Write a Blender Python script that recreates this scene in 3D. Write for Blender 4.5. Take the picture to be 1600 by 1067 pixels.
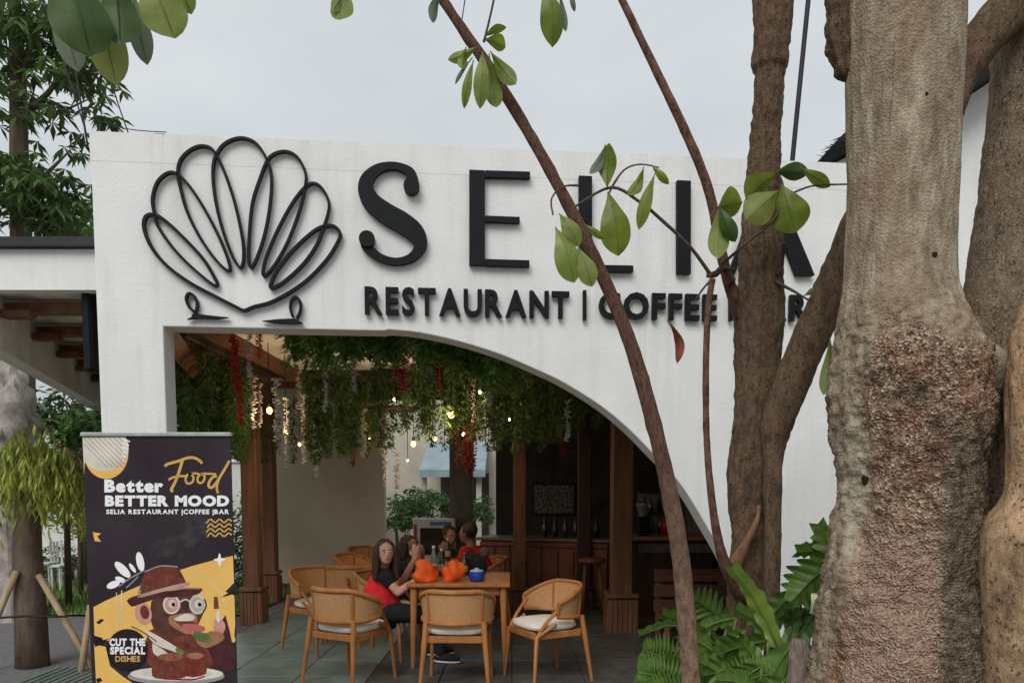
import bpy, bmesh, math, random
from mathutils import Vector, Matrix, noise
R = math.radians
random.seed(7)
sc = bpy.context.scene
for o in list(bpy.data.objects): bpy.data.objects.remove(o)
col = sc.collection

# ------------------------------------------------------------------ camera
F = 1155.0; CX = 800.0; CY = 847.0; PITCH = R(4.1); EYE = 1.6
cd = bpy.data.cameras.new('camera'); cam = bpy.data.objects.new('camera', cd); col.objects.link(cam)
cam.location = (0, 0, EYE); cam.rotation_euler = (R(90) - PITCH, 0, 0)
cd.sensor_width = 36; cd.lens = F / 1600 * 36; cd.shift_y = (CY - 533.5) / 1600; cd.shift_x = 0
cd.clip_end = 2000; cd.clip_start = 0.05
sc.camera = cam
# ------------------------------------------------------------------ world, sun, exposure
SUN_EL, SUN_ROT = R(43), R(200)
w = bpy.data.worlds.new('World'); sc.world = w; w.use_nodes = True
nt = w.node_tree; nt.nodes.clear()
def wn(t, **k):
    n = nt.nodes.new(t)
    for a, b in k.items(): setattr(n, a, b)
    return n
sky = wn('ShaderNodeTexSky', sky_type='NISHITA', sun_disc=False, sun_elevation=SUN_EL, sun_rotation=SUN_ROT, dust_density=4.0)
tc = wn('ShaderNodeTexCoord')
mp = wn('ShaderNodeMapping'); mp.inputs['Scale'].default_value = (1, 1, 2.6)
nz = wn('ShaderNodeTexNoise'); nz.inputs['Scale'].default_value = 1.7; nz.inputs['Detail'].default_value = 6; nz.inputs['Roughness'].default_value = .5
rp = wn('ShaderNodeValToRGB')
rp.color_ramp.elements[0].position = .3; rp.color_ramp.elements[0].color = (5.35, 5.75, 6.05, 1)
rp.color_ramp.elements[1].position = .66; rp.color_ramp.elements[1].color = (6.8, 7.15, 7.3, 1)
mx = wn('ShaderNodeMix', data_type='RGBA'); mx.inputs[0].default_value = .94
bg = wn('ShaderNodeBackground'); bg.inputs[1].default_value = .10
wo = wn('ShaderNodeOutputWorld')
L = nt.links.new
L(tc.outputs['Generated'], mp.inputs[0]); L(mp.outputs[0], nz.inputs['Vector']); L(nz.outputs[0], rp.inputs[0])
sx_w = wn('ShaderNodeSeparateXYZ'); L(tc.outputs['Generated'], sx_w.inputs[0])
mr_w = wn('ShaderNodeMapRange'); mr_w.inputs['From Min'].default_value = 0; mr_w.inputs['From Max'].default_value = 1; mr_w.inputs['To Min'].default_value = .66; mr_w.inputs['To Max'].default_value = 1.22
L(sx_w.outputs[2], mr_w.inputs['Value'])
vm = wn('ShaderNodeVectorMath', operation='SCALE'); L(rp.outputs[0], vm.inputs[0]); L(mr_w.outputs[0], vm.inputs[3])
L(sky.outputs[0], mx.inputs[6]); L(vm.outputs[0], mx.inputs[7]); L(mx.outputs[2], bg.inputs[0]); L(bg.outputs[0], wo.inputs[0])
sl = bpy.data.lights.new('sun', 'SUN'); so = bpy.data.objects.new('sun', sl); col.objects.link(so)
sl.energy = 1.5; sl.angle = R(35); sl.color = (1, .97, .93)
so.rotation_euler = (R(90) - SUN_EL, 0, R(-20)); so.location = (0, -5, 20)
sc.view_settings.view_transform = 'Standard'; sc.view_settings.look = 'None'; sc.view_settings.gamma = 1
sc.view_settings.exposure = 0.25; sc.view_settings.use_curve_mapping = False
sc.render.engine = 'CYCLES'; sc.cycles.max_bounces = 12; sc.cycles.diffuse_bounces = 9
sc.render.resolution_x = 1024; sc.render.resolution_y = 682

# ------------------------------------------------------------------ projection helpers
cp, sp = math.cos(PITCH), math.sin(PITCH)
def ray(x, y):
    u = (x - CX) / F; v = (CY - y) / F
    return Vector((u, cp + v * sp, -sp + v * cp))
def at(x, y, D):
    r = ray(x, y); t = D / r.y
    return Vector((r.x * t, D, EYE + r.z * t))
def atz(x, y, z):
    r = ray(x, y); t = (z - EYE) / r.z
    return Vector((r.x * t, r.y * t, z))
FA = at(140, 208, 4.9); FA.z = 0
FU = Vector((4.53, .42, 0)).normalized(); FN = Vector((FU.y, -FU.x, 0))   # FN towards the camera
def wsz(x, y):
    r = ray(x, y); c = Vector((0, 0, EYE)); t = (FA - c).dot(FN) / r.dot(FN); p = c + r * t
    return ((p - FA).dot(FU), p.z)
def wpt(s, z, off=0.0): return FA + FU * s + Vector((0, 0, z)) + FN * off

# ------------------------------------------------------------------ materials
MATS = {}
def mat(name, c, rough=.7, c2=None, scale=8, var=.18, bump=0, bscale=None, spec=.3, island=0, detail=6, stretch=None,
        metal=0, trans=0, emit=None, lo=.35, hi=.65, transl=0):
    if name in MATS: return MATS[name]
    m = bpy.data.materials.new(name); m.use_nodes = True; t = m.node_tree; b = t.nodes['Principled BSDF']
    b.inputs['Roughness'].default_value = rough; b.inputs['Specular IOR Level'].default_value = spec; b.inputs['Metallic'].default_value = metal
    if trans: b.inputs['Transmission Weight'].default_value = trans
    if emit: b.inputs['Emission Color'].default_value = (*emit[0], 1); b.inputs['Emission Strength'].default_value = emit[1]
    c2 = c2 or tuple(max(0, k * (1 - var * 2)) for k in c)
    co = t.nodes.new('ShaderNodeTexCoord'); src = co.outputs['Object']
    if stretch:
        q = t.nodes.new('ShaderNodeMapping'); q.inputs['Scale'].default_value = stretch; t.links.new(src, q.inputs[0]); src = q.outputs[0]
    n = t.nodes.new('ShaderNodeTexNoise'); n.inputs['Scale'].default_value = scale; n.inputs['Detail'].default_value = detail; n.inputs['Roughness'].default_value = .62
    t.links.new(src, n.inputs['Vector'])
    r = t.nodes.new('ShaderNodeValToRGB'); r.color_ramp.elements[0].position = lo; r.color_ramp.elements[1].position = hi
    r.color_ramp.elements[0].color = (*c2, 1); r.color_ramp.elements[1].color = (*c, 1)
    t.links.new(n.outputs[0], r.inputs[0]); out = r.outputs[0]
    if island:
        g = t.nodes.new('ShaderNodeNewGeometry'); h = t.nodes.new('ShaderNodeHueSaturation'); ma = t.nodes.new('ShaderNodeMapRange')
        ma.inputs['To Min'].default_value = 1 - island; ma.inputs['To Max'].default_value = 1 + island
        m2 = t.nodes.new('ShaderNodeMapRange'); m2.inputs['To Min'].default_value = .5 - island * .05; m2.inputs['To Max'].default_value = .5 + island * .035
        t.links.new(g.outputs['Random Per Island'], ma.inputs['Value']); t.links.new(g.outputs['Random Per Island'], m2.inputs['Value'])
        t.links.new(ma.outputs[0], h.inputs['Value']); t.links.new(m2.outputs[0], h.inputs['Hue']); t.links.new(out, h.inputs['Color']); out = h.outputs[0]
    t.links.new(out, b.inputs['Base Color'])
    if bump:
        n2 = t.nodes.new('ShaderNodeTexNoise'); n2.inputs['Scale'].default_value = bscale or scale * 4; n2.inputs['Detail'].default_value = 8
        t.links.new(src, n2.inputs['Vector'])
        bp = t.nodes.new('ShaderNodeBump'); bp.inputs['Strength'].default_value = bump; bp.inputs['Distance'].default_value = .01
        t.links.new(n2.outputs[0], bp.inputs['Height']); t.links.new(bp.outputs[0], b.inputs['Normal'])
    if transl:
        tr = t.nodes.new('ShaderNodeBsdfTranslucent'); ms = t.nodes.new('ShaderNodeMixShader'); ms.inputs[0].default_value = transl
        o = t.nodes['Material Output']; t.links.new(out, tr.inputs[0]); t.links.new(b.outputs[0], ms.inputs[1]); t.links.new(tr.outputs[0], ms.inputs[2]); t.links.new(ms.outputs[0], o.inputs[0])
    MATS[name] = m; return m

def bark_mat(name, cols, speck=.5, bump=.9, scale=14, pits=True, zmask=None):
    """layered bark: large patches, vertical grain, pits and pale specks"""
    m = bpy.data.materials.new(name); m.use_nodes = True; t = m.node_tree; b = t.nodes['Principled BSDF']; l = t.links.new
    b.inputs['Roughness'].default_value = .9; b.inputs['Specular IOR Level'].default_value = .15
    co = t.nodes.new('ShaderNodeTexCoord'); O = co.outputs['Object']
    def noi(s, st=(1, 1, 1), d=8, ro=.6):
        q = t.nodes.new('ShaderNodeMapping'); q.inputs['Scale'].default_value = st; l(O, q.inputs[0])
        n = t.nodes.new('ShaderNodeTexNoise'); n.inputs['Scale'].default_value = s; n.inputs['Detail'].default_value = d; n.inputs['Roughness'].default_value = ro
        l(q.outputs[0], n.inputs['Vector']); return n.outputs[0]
    def ramp(src, p0, p1, c0, c1):
        r = t.nodes.new('ShaderNodeValToRGB'); r.color_ramp.elements[0].position = p0; r.color_ramp.elements[1].position = p1
        r.color_ramp.elements[0].color = (*c0, 1); r.color_ramp.elements[1].color = (*c1, 1); l(src, r.inputs[0]); return r.outputs[0]
    def mixc(f, a, c, bt='MIX'):
        x = t.nodes.new('ShaderNodeMix'); x.data_type = 'RGBA'; x.blend_type = bt
        if isinstance(f, float): x.inputs[0].default_value = f
        else: l(f, x.inputs[0])
        l(a, x.inputs[6]); l(c, x.inputs[7]); return x.outputs[2]
    grain = noi(scale * 2.5, (1, 1, .3)); big = noi(scale * .35, (1, 1, .6)); fine = noi(scale * 9)
    a = ramp(grain, .34, .66, cols[0], cols[1]); c = ramp(noi(scale * 1.3, (1, 1, .5)), .38, .62, cols[2], cols[3])
    if zmask:
        sx = t.nodes.new('ShaderNodeSeparateXYZ'); l(O, sx.inputs[0])
        ad = t.nodes.new('ShaderNodeMath'); ad.operation = 'MULTIPLY_ADD'; l(big, ad.inputs[0]); ad.inputs[1].default_value = zmask[2]; l(sx.outputs[2], ad.inputs[2])
        mr = t.nodes.new('ShaderNodeMapRange'); mr.inputs['From Min'].default_value = zmask[1]; mr.inputs['From Max'].default_value = zmask[0]
        l(ad.outputs[0], mr.inputs['Value']); base = mixc(mr.outputs[0], a, c)
    else:
        mk = ramp(big, .42, .58, (0, 0, 0), (1, 1, 1)); base = mixc(mk, a, c)
    W = t.nodes.new('ShaderNodeRGB'); W.outputs[0].default_value = (.42, .37, .31, 1)
    K = t.nodes.new('ShaderNodeRGB'); K.outputs[0].default_value = (.035, .022, .016, 1)
    sf = ramp(fine, .55, .63, (0, 0, 0), (speck, speck, speck)); base = mixc(sf, base, W.outputs[0])
    if pits:
        v = noi(scale * 4.5, (1, 1, .8), 5, .7); pf = ramp(v, .36, .46, (.85, .85, .85), (0, 0, 0)); base = mixc(pf, base, K.outputs[0])
    l(base, b.inputs['Base Color'])
    mm = t.nodes.new('ShaderNodeMath'); mm.operation = 'ADD'; l(grain, mm.inputs[0]); l(fine, mm.inputs[1])
    bp = t.nodes.new('ShaderNodeBump'); bp.inputs['Strength'].default_value = bump; bp.inputs['Distance'].default_value = .012
    l(mm.outputs[0], bp.inputs['Height']); l(bp.outputs[0], b.inputs['Normal'])
    MATS[name] = m; return m

# ------------------------------------------------------------------ mesh builder
class MB:
    def __init__(s): s.v = []; s.f = []
    def add(s, vs, fs):
        k = len(s.v); s.v += [Vector(p) for p in vs]; s.f += [tuple(i + k for i in f) for f in fs]; return s
    def box(s, c, d, rz=0, M=None):
        x, y, z = (q / 2 for q in d); vs = [Vector((i * x, j * y, k * z)) for i in (-1, 1) for j in (-1, 1) for k in (-1, 1)]
        m = M or Matrix.Rotation(rz, 3, 'Z'); vs = [m @ v + Vector(c) for v in vs]
        return s.add(vs, [(0, 1, 3, 2), (4, 6, 7, 5), (0, 4, 5, 1), (2, 3, 7, 6), (0, 2, 6, 4), (1, 5, 7, 3)])
    def rbox(s, c, d, r=.01, rz=0):
        """box with chamfered vertical and horizontal edges (rings)"""
        x, y, z = (q / 2 for q in d); m = Matrix.Rotation(rz, 3, 'Z'); vs = []; fs = []
        def ring(ix, iz):
            X, Y = x - ix, y - ix; c_ = min(r, X * .5, Y * .5)
            return [(-X + c_, -Y, iz), (X - c_, -Y, iz), (X, -Y + c_, iz), (X, Y - c_, iz), (X - c_, Y, iz), (-X + c_, Y, iz), (-X, Y - c_, iz), (-X, -Y + c_, iz)]
        rr = [ring(r * .8, -z), ring(0, -z + r), ring(0, z - r), ring(r * .8, z)]
        for q in rr: vs += [m @ Vector(p) + Vector(c) for p in q]
        for i in range(3):
            for j in range(8): a = i * 8 + j; b = i * 8 + (j + 1) % 8; fs.append((a, b, b + 8, a + 8))
        fs.append(tuple(range(7, -1, -1))); fs.append(tuple(range(24, 32))); return s.add(vs, fs)
    def tube(s, pts, rad, n=8, cap=True, flat=1.0):
        pts = [Vector(p) for p in pts]
        if not isinstance(rad, (list, tuple)): rad = [rad] * len(pts)
        vs = []; fs = []; prev = None
        for i, p in enumerate(pts):
            d = (pts[min(i + 1, len(pts) - 1)] - pts[max(i - 1, 0)]).normalized()
            a = prev if prev is not None else (Vector((0, 0, 1)) if abs(d.z) < .9 else Vector((1, 0, 0)))
            u = (a - d * a.dot(d)).normalized(); v = d.cross(u); prev = u
            for k in range(n):
                th = 2 * math.pi * k / n; vs.append(p + (u * math.cos(th) + v * math.sin(th) * flat) * rad[i])
        for i in range(len(pts) - 1):
            for k in range(n): a = i * n + k; b = i * n + (k + 1) % n; fs.append((a, b, b + n, a + n))
        if cap: fs.append(tuple(range(n - 1, -1, -1))); fs.append(tuple(range((len(pts) - 1) * n, len(pts) * n)))
        return s.add(vs, fs)
    def lathe(s, c, prof, n=16):
        c = Vector(c); vs = []; fs = []
        for r, z in prof:
            for k in range(n): th = 2 * math.pi * k / n; vs.append(c + Vector((r * math.cos(th), r * math.sin(th), z)))
        for i in range(len(prof) - 1):
            for k in range(n): a = i * n + k; b = i * n + (k + 1) % n; fs.append((a, b, b + n, a + n))
        fs.append(tuple(range(n - 1, -1, -1))); fs.append(tuple(range((len(prof) - 1) * n, len(prof) * n))); return s.add(vs, fs)
    def ball(s, c, r, n=12, m=8, M=None):
        c = Vector(c); r = Vector((r, r, r)) if isinstance(r, (int, float)) else Vector(r); vs = []; fs = []
        for i in range(m + 1):
            ph = math.pi * i / m
            for k in range(n):
                th = 2 * math.pi * k / n; p = Vector((r.x * math.sin(ph) * math.cos(th), r.y * math.sin(ph) * math.sin(th), r.z * math.cos(ph)))
                if M: p = M @ p
                vs.append(c + p)
        for i in range(m):
            for k in range(n): a = i * n + k; b = i * n + (k + 1) % n; fs.append((a, a + n, b + n, b))
        return s.add(vs, fs)
    def prism(s, poly, fn, z0, z1):
        """poly of 2D points, fn(a,b,off)->3D"""
        n = len(poly); vs = [fn(a, b, z0) for a, b in poly] + [fn(a, b, z1) for a, b in poly]
        fs = [tuple(range(n)), tuple(range(2 * n - 1, n - 1, -1))] + [(i, i + n, (i + 1) % n + n, (i + 1) % n) for i in range(n)]
        return s.add(vs, fs)
    def build(s, name, m, parent=None, smooth=False, kind=None, world=True):
        me = bpy.data.meshes.new(name); off = Vector(parent.location) if (parent is not None and world) else Vector((0, 0, 0))
        if parent is not None and world and parent.parent is not None: off += Vector(parent.parent.location)
        me.from_pydata([v - off for v in s.v], [], s.f); me.validate(); bm = bmesh.new(); bm.from_mesh(me)
        bmesh.ops.recalc_face_normals(bm, faces=bm.faces); bm.to_mesh(me); bm.free()
        if smooth:
            for p in me.polygons: p.use_smooth = True
        if m: me.materials.append(m)
        o = bpy.data.objects.new(name, me); col.objects.link(o)
        if parent is not None: o.parent = parent
        if kind: o['kind'] = kind
        return o
def thing(name, label, cat, loc=(0, 0, 0), group=None, rz=0):
    o = bpy.data.objects.new(name, None); col.objects.link(o); o.location = loc; o.rotation_euler = (0, 0, rz)
    o.empty_display_size = .1; o['label'] = label; o['category'] = cat
    if group: o['group'] = group
    return o
def tag(o, label, cat, group=None):
    o['label'] = label; o['category'] = cat
    if group: o['group'] = group
    return o
def dup(root, loc, rz=0, label=None, scale=None):
    r = root.copy(); col.objects.link(r); r.location = loc; r.rotation_euler = (0, 0, rz)
    if label: r['label'] = label
    if scale: r.scale = scale
    for ch in list(root.children):
        c = ch.copy(); col.objects.link(c); c.parent = r
        for g in list(ch.children):
            d = g.copy(); col.objects.link(d); d.parent = c
    return r
def piece(src, loc, parent, name, rz=0, scale=None):
    o = bpy.data.objects.new(name, src.data if hasattr(src, 'data') else src); col.objects.link(o); o.location = loc; o.rotation_euler = (0, 0, rz)
    if scale: o.scale = scale
    o.parent = parent; return o
def autosmooth(o, ang=35):
    bm = bmesh.new(); bm.from_mesh(o.data)
    for e in bm.edges:
        if len(e.link_faces) == 2 and e.calc_face_angle(0) > R(ang): e.smooth = False
    for f in bm.faces: f.smooth = True
    bm.to_mesh(o.data); bm.free()

# ------------------------------------------------------------------ palette
white_wall = mat('white_plaster', (.83, .835, .825), .85, (.74, .755, .745), 3, bump=.25, bscale=60, lo=.3, hi=.7)
def weather(m, dark=(.60, .60, .55)):
    t = m.node_tree; b = t.nodes['Principled BSDF']; src = b.inputs['Base Color'].links[0].from_socket; co = t.nodes.new('ShaderNodeTexCoord')
    def nn_(sc_, st): q = t.nodes.new('ShaderNodeMapping'); q.inputs['Scale'].default_value = st; t.links.new(co.outputs['Object'], q.inputs[0]); n = t.nodes.new('ShaderNodeTexNoise'); n.inputs['Scale'].default_value = sc_; n.inputs['Detail'].default_value = 7; n.inputs['Roughness'].default_value = .65; t.links.new(q.outputs[0], n.inputs['Vector']); return n.outputs[0]
    for sc_, st, lo, hi, amt in ((9, (1, 1, .05), .50, .72, .5), (2.2, (1, 1, .7), .50, .72, .28), (70, (1, 1, 1), .66, .74, .35)):
        mr = t.nodes.new('ShaderNodeMapRange'); mr.inputs['From Min'].default_value = lo; mr.inputs['From Max'].default_value = hi; mr.inputs['To Max'].default_value = amt; t.links.new(nn_(sc_, st), mr.inputs['Value'])
        x = t.nodes.new('ShaderNodeMix'); x.data_type = 'RGBA'; x.inputs[7].default_value = (*dark, 1); t.links.new(mr.outputs[0], x.inputs[0]); t.links.new(src, x.inputs[6]); src = x.outputs[2]
    t.links.new(src, b.inputs['Base Color'])
weather(white_wall)
inner_wall = mat('inner_plaster', (.62, .62, .58), .85, (.56, .55, .52), 3, bump=.1, bscale=60)
sign_black = mat('sign_black', (.010, .012, .014), .55, spec=.15, scale=20)
teak = mat('teak', (.46, .19, .048), .45, (.32, .12, .04), 14, bump=.2, stretch=(1, 1, .2), spec=.4)
teak_dark = mat('dark_teak', (.20, .09, .04), .55, (.12, .052, .025), 12, bump=.2, stretch=(1, 1, .15))
column_wood = mat('column_wood', (.25, .115, .06), .6, (.13, .06, .035), 9, bump=.3, stretch=(1.5, 1.5, .15))
dark_wood = mat('dark_wood', (.075, .040, .028), .6, (.04, .022, .017), 9, bump=.2, stretch=(1, 1, .2))
rattan = mat('rattan', (.60, .33, .15), .7, (.42, .22, .09), 90, bump=.6, bscale=220)
cushion_w = mat('cushion_cloth', (.76, .72, .64), .9, scale=40, var=.05, bump=.2)
skin_m = mat('skin', (.60, .35, .25), .55, (.52, .29, .20), 12, var=.05)
skin_d = mat('skin_dark', (.28, .15, .10), .55, (.23, .12, .08), 12, var=.05)
hair_m = mat('hair', (.045, .025, .018), .5, (.02, .012, .01), 60, bump=.5, stretch=(1, 1, .15))
red_cloth = mat('red_cloth', (.80, .03, .035), .85, (.62, .02, .025), 10, bump=.4, bscale=14)
black_cloth = mat('black_cloth', (.018, .018, .020), .9, scale=10, bump=.3)
grass_m = mat('grass', (.11, .17, .05), .9, (.06, .10, .03), 20, bump=1, bscale=90)
leaf_tree = mat('leaf_tree', (.13, .21, .06), .5, (.08, .14, .04), 5, island=.5, spec=.5, transl=.3)
leaf_vine = mat('leaf_vine', (.13, .205, .06), .6, (.06, .115, .03), 3, island=.5, spec=.2, transl=.3)
leaf_fringe = mat('leaf_fringe', (.24, .40, .10), .6, (.12, .25, .05), 3, island=.4, spec=.3, transl=.35)
leaf_yel = mat('leaf_yellow', (.44, .46, .09), .55, (.20, .27, .05), 4, island=.4, spec=.4, transl=.35)
leaf_new = mat('leaf_broad', (.21, .27, .028), .45, (.12, .17, .02), 9, island=.12, spec=.5, transl=.35, bump=.15, bscale=60)
leaf_pale = mat('leaf_pale', (.30, .35, .10), .55, (.20, .25, .06), 9, spec=.4, transl=.4, bump=.15, bscale=60)
leaf_dark = mat('leaf_deep', (.060, .115, .016), .55, (.035, .075, .01), 9, spec=.5, transl=.2, bump=.1, bscale=60)
leaf_spot = mat('leaf_spotted', (.20, .27, .05), .4, (.07, .06, .02), 26, spec=.5, transl=.3, lo=.28, hi=.42)
leaf_grey = mat('leaf_underside', (.20, .24, .17), .7, scale=9, transl=.3)
leaf_phil = mat('leaf_philodendron', (.095, .175, .022), .45, (.045, .10, .015), 8, island=.2, spec=.6, transl=.2, bump=.2, bscale=40)
dry_leaf = mat('leaf_dried', (.20, .055, .03), .8, (.12, .03, .02), 20, bump=.4)
twig_m = mat('twig_bark', (.13, .075, .055), .8, (.055, .035, .03), 60, bump=.5)
stem_m = mat('stem_bark', (.20, .10, .07), .8, (.06, .028, .022), 45, bump=.7, bscale=160, stretch=(1, 1, .5))
stem_pale = mat('stem_bark_pale', (.33, .22, .15), .85, (.19, .11, .07), 30, bump=.7, bscale=120, stretch=(1, 1, .3))
def burl_mat():
    m = bpy.data.materials.new('bark_big'); m.use_nodes = True; t = m.node_tree; b = t.nodes['Principled BSDF']; l = t.links.new
    b.inputs['Roughness'].default_value = .9; b.inputs['Specular IOR Level'].default_value = .15
    O = t.nodes.new('ShaderNodeTexCoord').outputs['Object']
    def noi(s_, st=(1, 1, 1), d=8, ro=.6):
        q = t.nodes.new('ShaderNodeMapping'); q.inputs['Scale'].default_value = st; l(O, q.inputs[0]); n = t.nodes.new('ShaderNodeTexNoise')
        n.inputs['Scale'].default_value = s_; n.inputs['Detail'].default_value = d; n.inputs['Roughness'].default_value = ro; l(q.outputs[0], n.inputs['Vector']); return n.outputs[0]
    def ramp(src, *st):
        r_ = t.nodes.new('ShaderNodeValToRGB'); e = r_.color_ramp.elements
        while len(e) < len(st): e.new(.5)
        for k, (p_, c_) in enumerate(st): e[k].position = p_; e[k].color = (*c_, 1) if isinstance(c_, tuple) else (c_, c_, c_, 1)
        l(src, r_.inputs[0]); return r_.outputs[0]
    def mix(f, a, c):
        x = t.nodes.new('ShaderNodeMix'); x.data_type = 'RGBA'
        if isinstance(f, float): x.inputs[0].default_value = f
        else: l(f, x.inputs[0])
        l(a, x.inputs[6]); l(c, x.inputs[7]); return x.outputs[2]
    def rgb(*c): n = t.nodes.new('ShaderNodeRGB'); n.outputs[0].default_value = (*c, 1); return n.outputs[0]
    def attr(n_): a = t.nodes.new('ShaderNodeAttribute'); a.attribute_name = n_; return a.outputs['Fac']
    smooth = ramp(noi(26, (1, 1, .28)), (.32, (.15, .105, .07)), (.47, (.27, .215, .155)), (.62, (.42, .36, .27)))
    blot = ramp(noi(9, (1, 1, .5), 6, .65), (.42, 0.0), (.60, .75)); smooth = mix(blot, smooth, ramp(noi(40), (.35, (.19, .12, .08)), (.65, (.33, .25, .18))))
    strk = ramp(noi(60, (1, 1, .06), 4), (.60, 0.0), (.72, .7)); smooth = mix(strk, smooth, rgb(.10, .07, .05))
    v = t.nodes.new('ShaderNodeTexVoronoi'); v.inputs['Scale'].default_value = 120; v.inputs['Randomness'].default_value = 1; l(O, v.inputs['Vector'])
    sp = t.nodes.new('ShaderNodeSeparateColor'); l(v.outputs['Color'], sp.inputs[0])
    gran = ramp(sp.outputs[0], (.05, (.15, .085, .055)), (.35, (.30, .20, .135)), (.7, (.42, .30, .215)), (.95, (.62, .50, .39)))
    gran = mix(ramp(noi(70, (1, 1, .8), 5, .75), (.36, .9), (.47, 0.0)), gran, rgb(.04, .02, .013))
    gran = mix(ramp(noi(11, (1, 1, .7), 5, .7), (.38, .65), (.52, 0.0)), gran, rgb(.12, .06, .04))
    gran = mix(ramp(noi(6, (1, 1, .6), 4), (.52, 0.0), (.66, .5)), gran, rgb(.30, .13, .07))
    low = ramp(noi(95, (1, 1, 1.6), 6, .75), (.36, (.16, .085, .06)), (.48, (.40, .27, .20)), (.62, (.60, .44, .35)))
    c = mix(attr('zone'), smooth, gran); c = mix(attr('low'), c, low); c = mix(attr('moss_dark'), c, ramp(noi(40), (.38, (.06, .045, .03)), (.62, (.20, .17, .12))))
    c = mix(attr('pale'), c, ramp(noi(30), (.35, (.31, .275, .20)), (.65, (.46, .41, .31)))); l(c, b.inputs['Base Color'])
    h = t.nodes.new('ShaderNodeMath'); h.operation = 'MULTIPLY_ADD'; l(v.outputs['Distance'], h.inputs[0]); h.inputs[1].default_value = 1.2; l(noi(90, (1, 1, .5)), h.inputs[2])
    bs = t.nodes.new('ShaderNodeMath'); bs.operation = 'MULTIPLY_ADD'; l(attr('zone'), bs.inputs[0]); bs.inputs[1].default_value = .55; bs.inputs[2].default_value = .4
    bp_ = t.nodes.new('ShaderNodeBump'); bp_.inputs['Distance'].default_value = .012; l(bs.outputs[0], bp_.inputs['Strength']); l(h.outputs[0], bp_.inputs['Height']); l(bp_.outputs[0], b.inputs['Normal'])
    MATS['bark_big'] = m; return m
bark_big = burl_mat()
stem_grad = bark_mat('stem_grad', [(.085, .038, .028), (.22, .115, .08), (.19, .11, .075), (.40, .27, .185)], .3, .9, 42, pits=True, zmask=(1.3, 2.1, .6))
bark_mid = bark_mat('bark_mid', [(.095, .062, .035), (.24, .165, .10), (.24, .14, .085), (.10, .066, .045)], .35, 1.2, 20)
bark_stem = bark_mat('bark_orange', [(.24, .11, .055), (.30, .15, .08), (.17, .085, .05), (.25, .13, .075)], .15, .5, 24, pits=False)
bark_speck = bark_mat('bark_speckled', [(.15, .11, .07), (.27, .20, .135), (.20, .135, .08), (.31, .235, .16)], .9, 1.0, 16)
bark_tan = bark_mat('bark_tan', [(.42, .25, .14), (.66, .46, .28), (.20, .12, .07), (.50, .34, .20)], .35, .7, 13, pits=True, zmask=(1.62, 1.78, .5))
bark_far = mat('bark_far', (.17, .13, .10), .9, (.09, .06, .045), 12, bump=.8, stretch=(1, 1, .3))

# ================================================================== SETTING
g = MB(); g.add([(-400, -30, 0), (400, -30, 0), (400, 900, 0), (-400, 900, 0)], [(0, 1, 2, 3)])
g.build('ground', mat('ground_earth', (.20, .18, .15), .95, (.13, .115, .095), 2, bump=.5), kind='structure')
g = MB(); g.add([(-9, 5.6, .004), (-3.05, 5.6, .004), (-3.05, 30, .004), (-9, 30, .004)], [(0, 1, 2, 3)])
g.build('path', mat('path_asphalt', (.19, .185, .19), .95, (.13, .125, .13), 14, bump=.7, bscale=120), kind='structure')
g = MB(); g.add([(-14, 9.2, .03), (-3.3, 9.2, .03), (-3.3, 12.6, .03), (-14, 12.6, .03)], [(0, 1, 2, 3)])
lawn = g.build('lawn', grass_m, kind='structure')
# grass blades
random.seed(3); g = MB()
for i in range(5000):
    x, y = random.uniform(-8.2, -3.3), random.uniform(9.2, 12.5); h = random.uniform(.04, .13); a = random.uniform(0, 3.14); dx, dy = math.cos(a) * .01, math.sin(a) * .01
    g.add([(x - dx, y - dy, .03), (x + dx, y + dy, .03), (x + random.uniform(-.04, .04), y + random.uniform(-.04, .04), .03 + h)], [(0, 1, 2)])
o = g.build('grass', mat('grass_blade', (.16, .25, .06), .7, island=.4), kind='stuff'); tag(o, 'green grass strip beside the path behind the staked tree', 'grass')

# interior floor with tiles
FLX0, FLX1, FLY0, FLY1 = -3.0, 2.55, 4.95, 12.35
g = MB(); g.box(((FLX0 + FLX1) / 2, (FLY0 + FLY1) / 2, -.02), (FLX1 - FLX0, FLY1 - FLY0, .06))
floor = g.build('floor', mat('grout', (.10, .10, .095), .9), kind='structure')
green_stone = mat('green_stone', (.20, .26, .235), .35, (.12, .17, .155), 3.5, bump=.2, spec=.5)
grey_stone = mat('grey_stone', (.115, .11, .10), .5, (.06, .055, .05), 7, bump=.5, bscale=90, spec=.4)
t1 = MB().rbox((0, 0, 0), (.592, .592, .02), .004).build('tile', green_stone, floor, world=False)
t2 = MB().rbox((0, 0, 0), (.592, .592, .02), .004).build('tile', grey_stone, floor, world=False)
random.seed(5); first = {0: True, 1: True}
for i in range(9):
    for j in range(12):
        x = FLX0 + .3 + i * .6; y = FLY0 + .3 + j * .6; k = 0 if i < 3 else 1
        if x > 2.4: continue
        rz = random.choice((0, math.pi / 2, math.pi)); p = (x, y, .018 + random.uniform(-.0015, .0015))
        if first[k]:
            (t1, t2)[k].location = p; first[k] = False
        else: piece((t1, t2)[k], p, floor, 'tile', rz)

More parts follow.
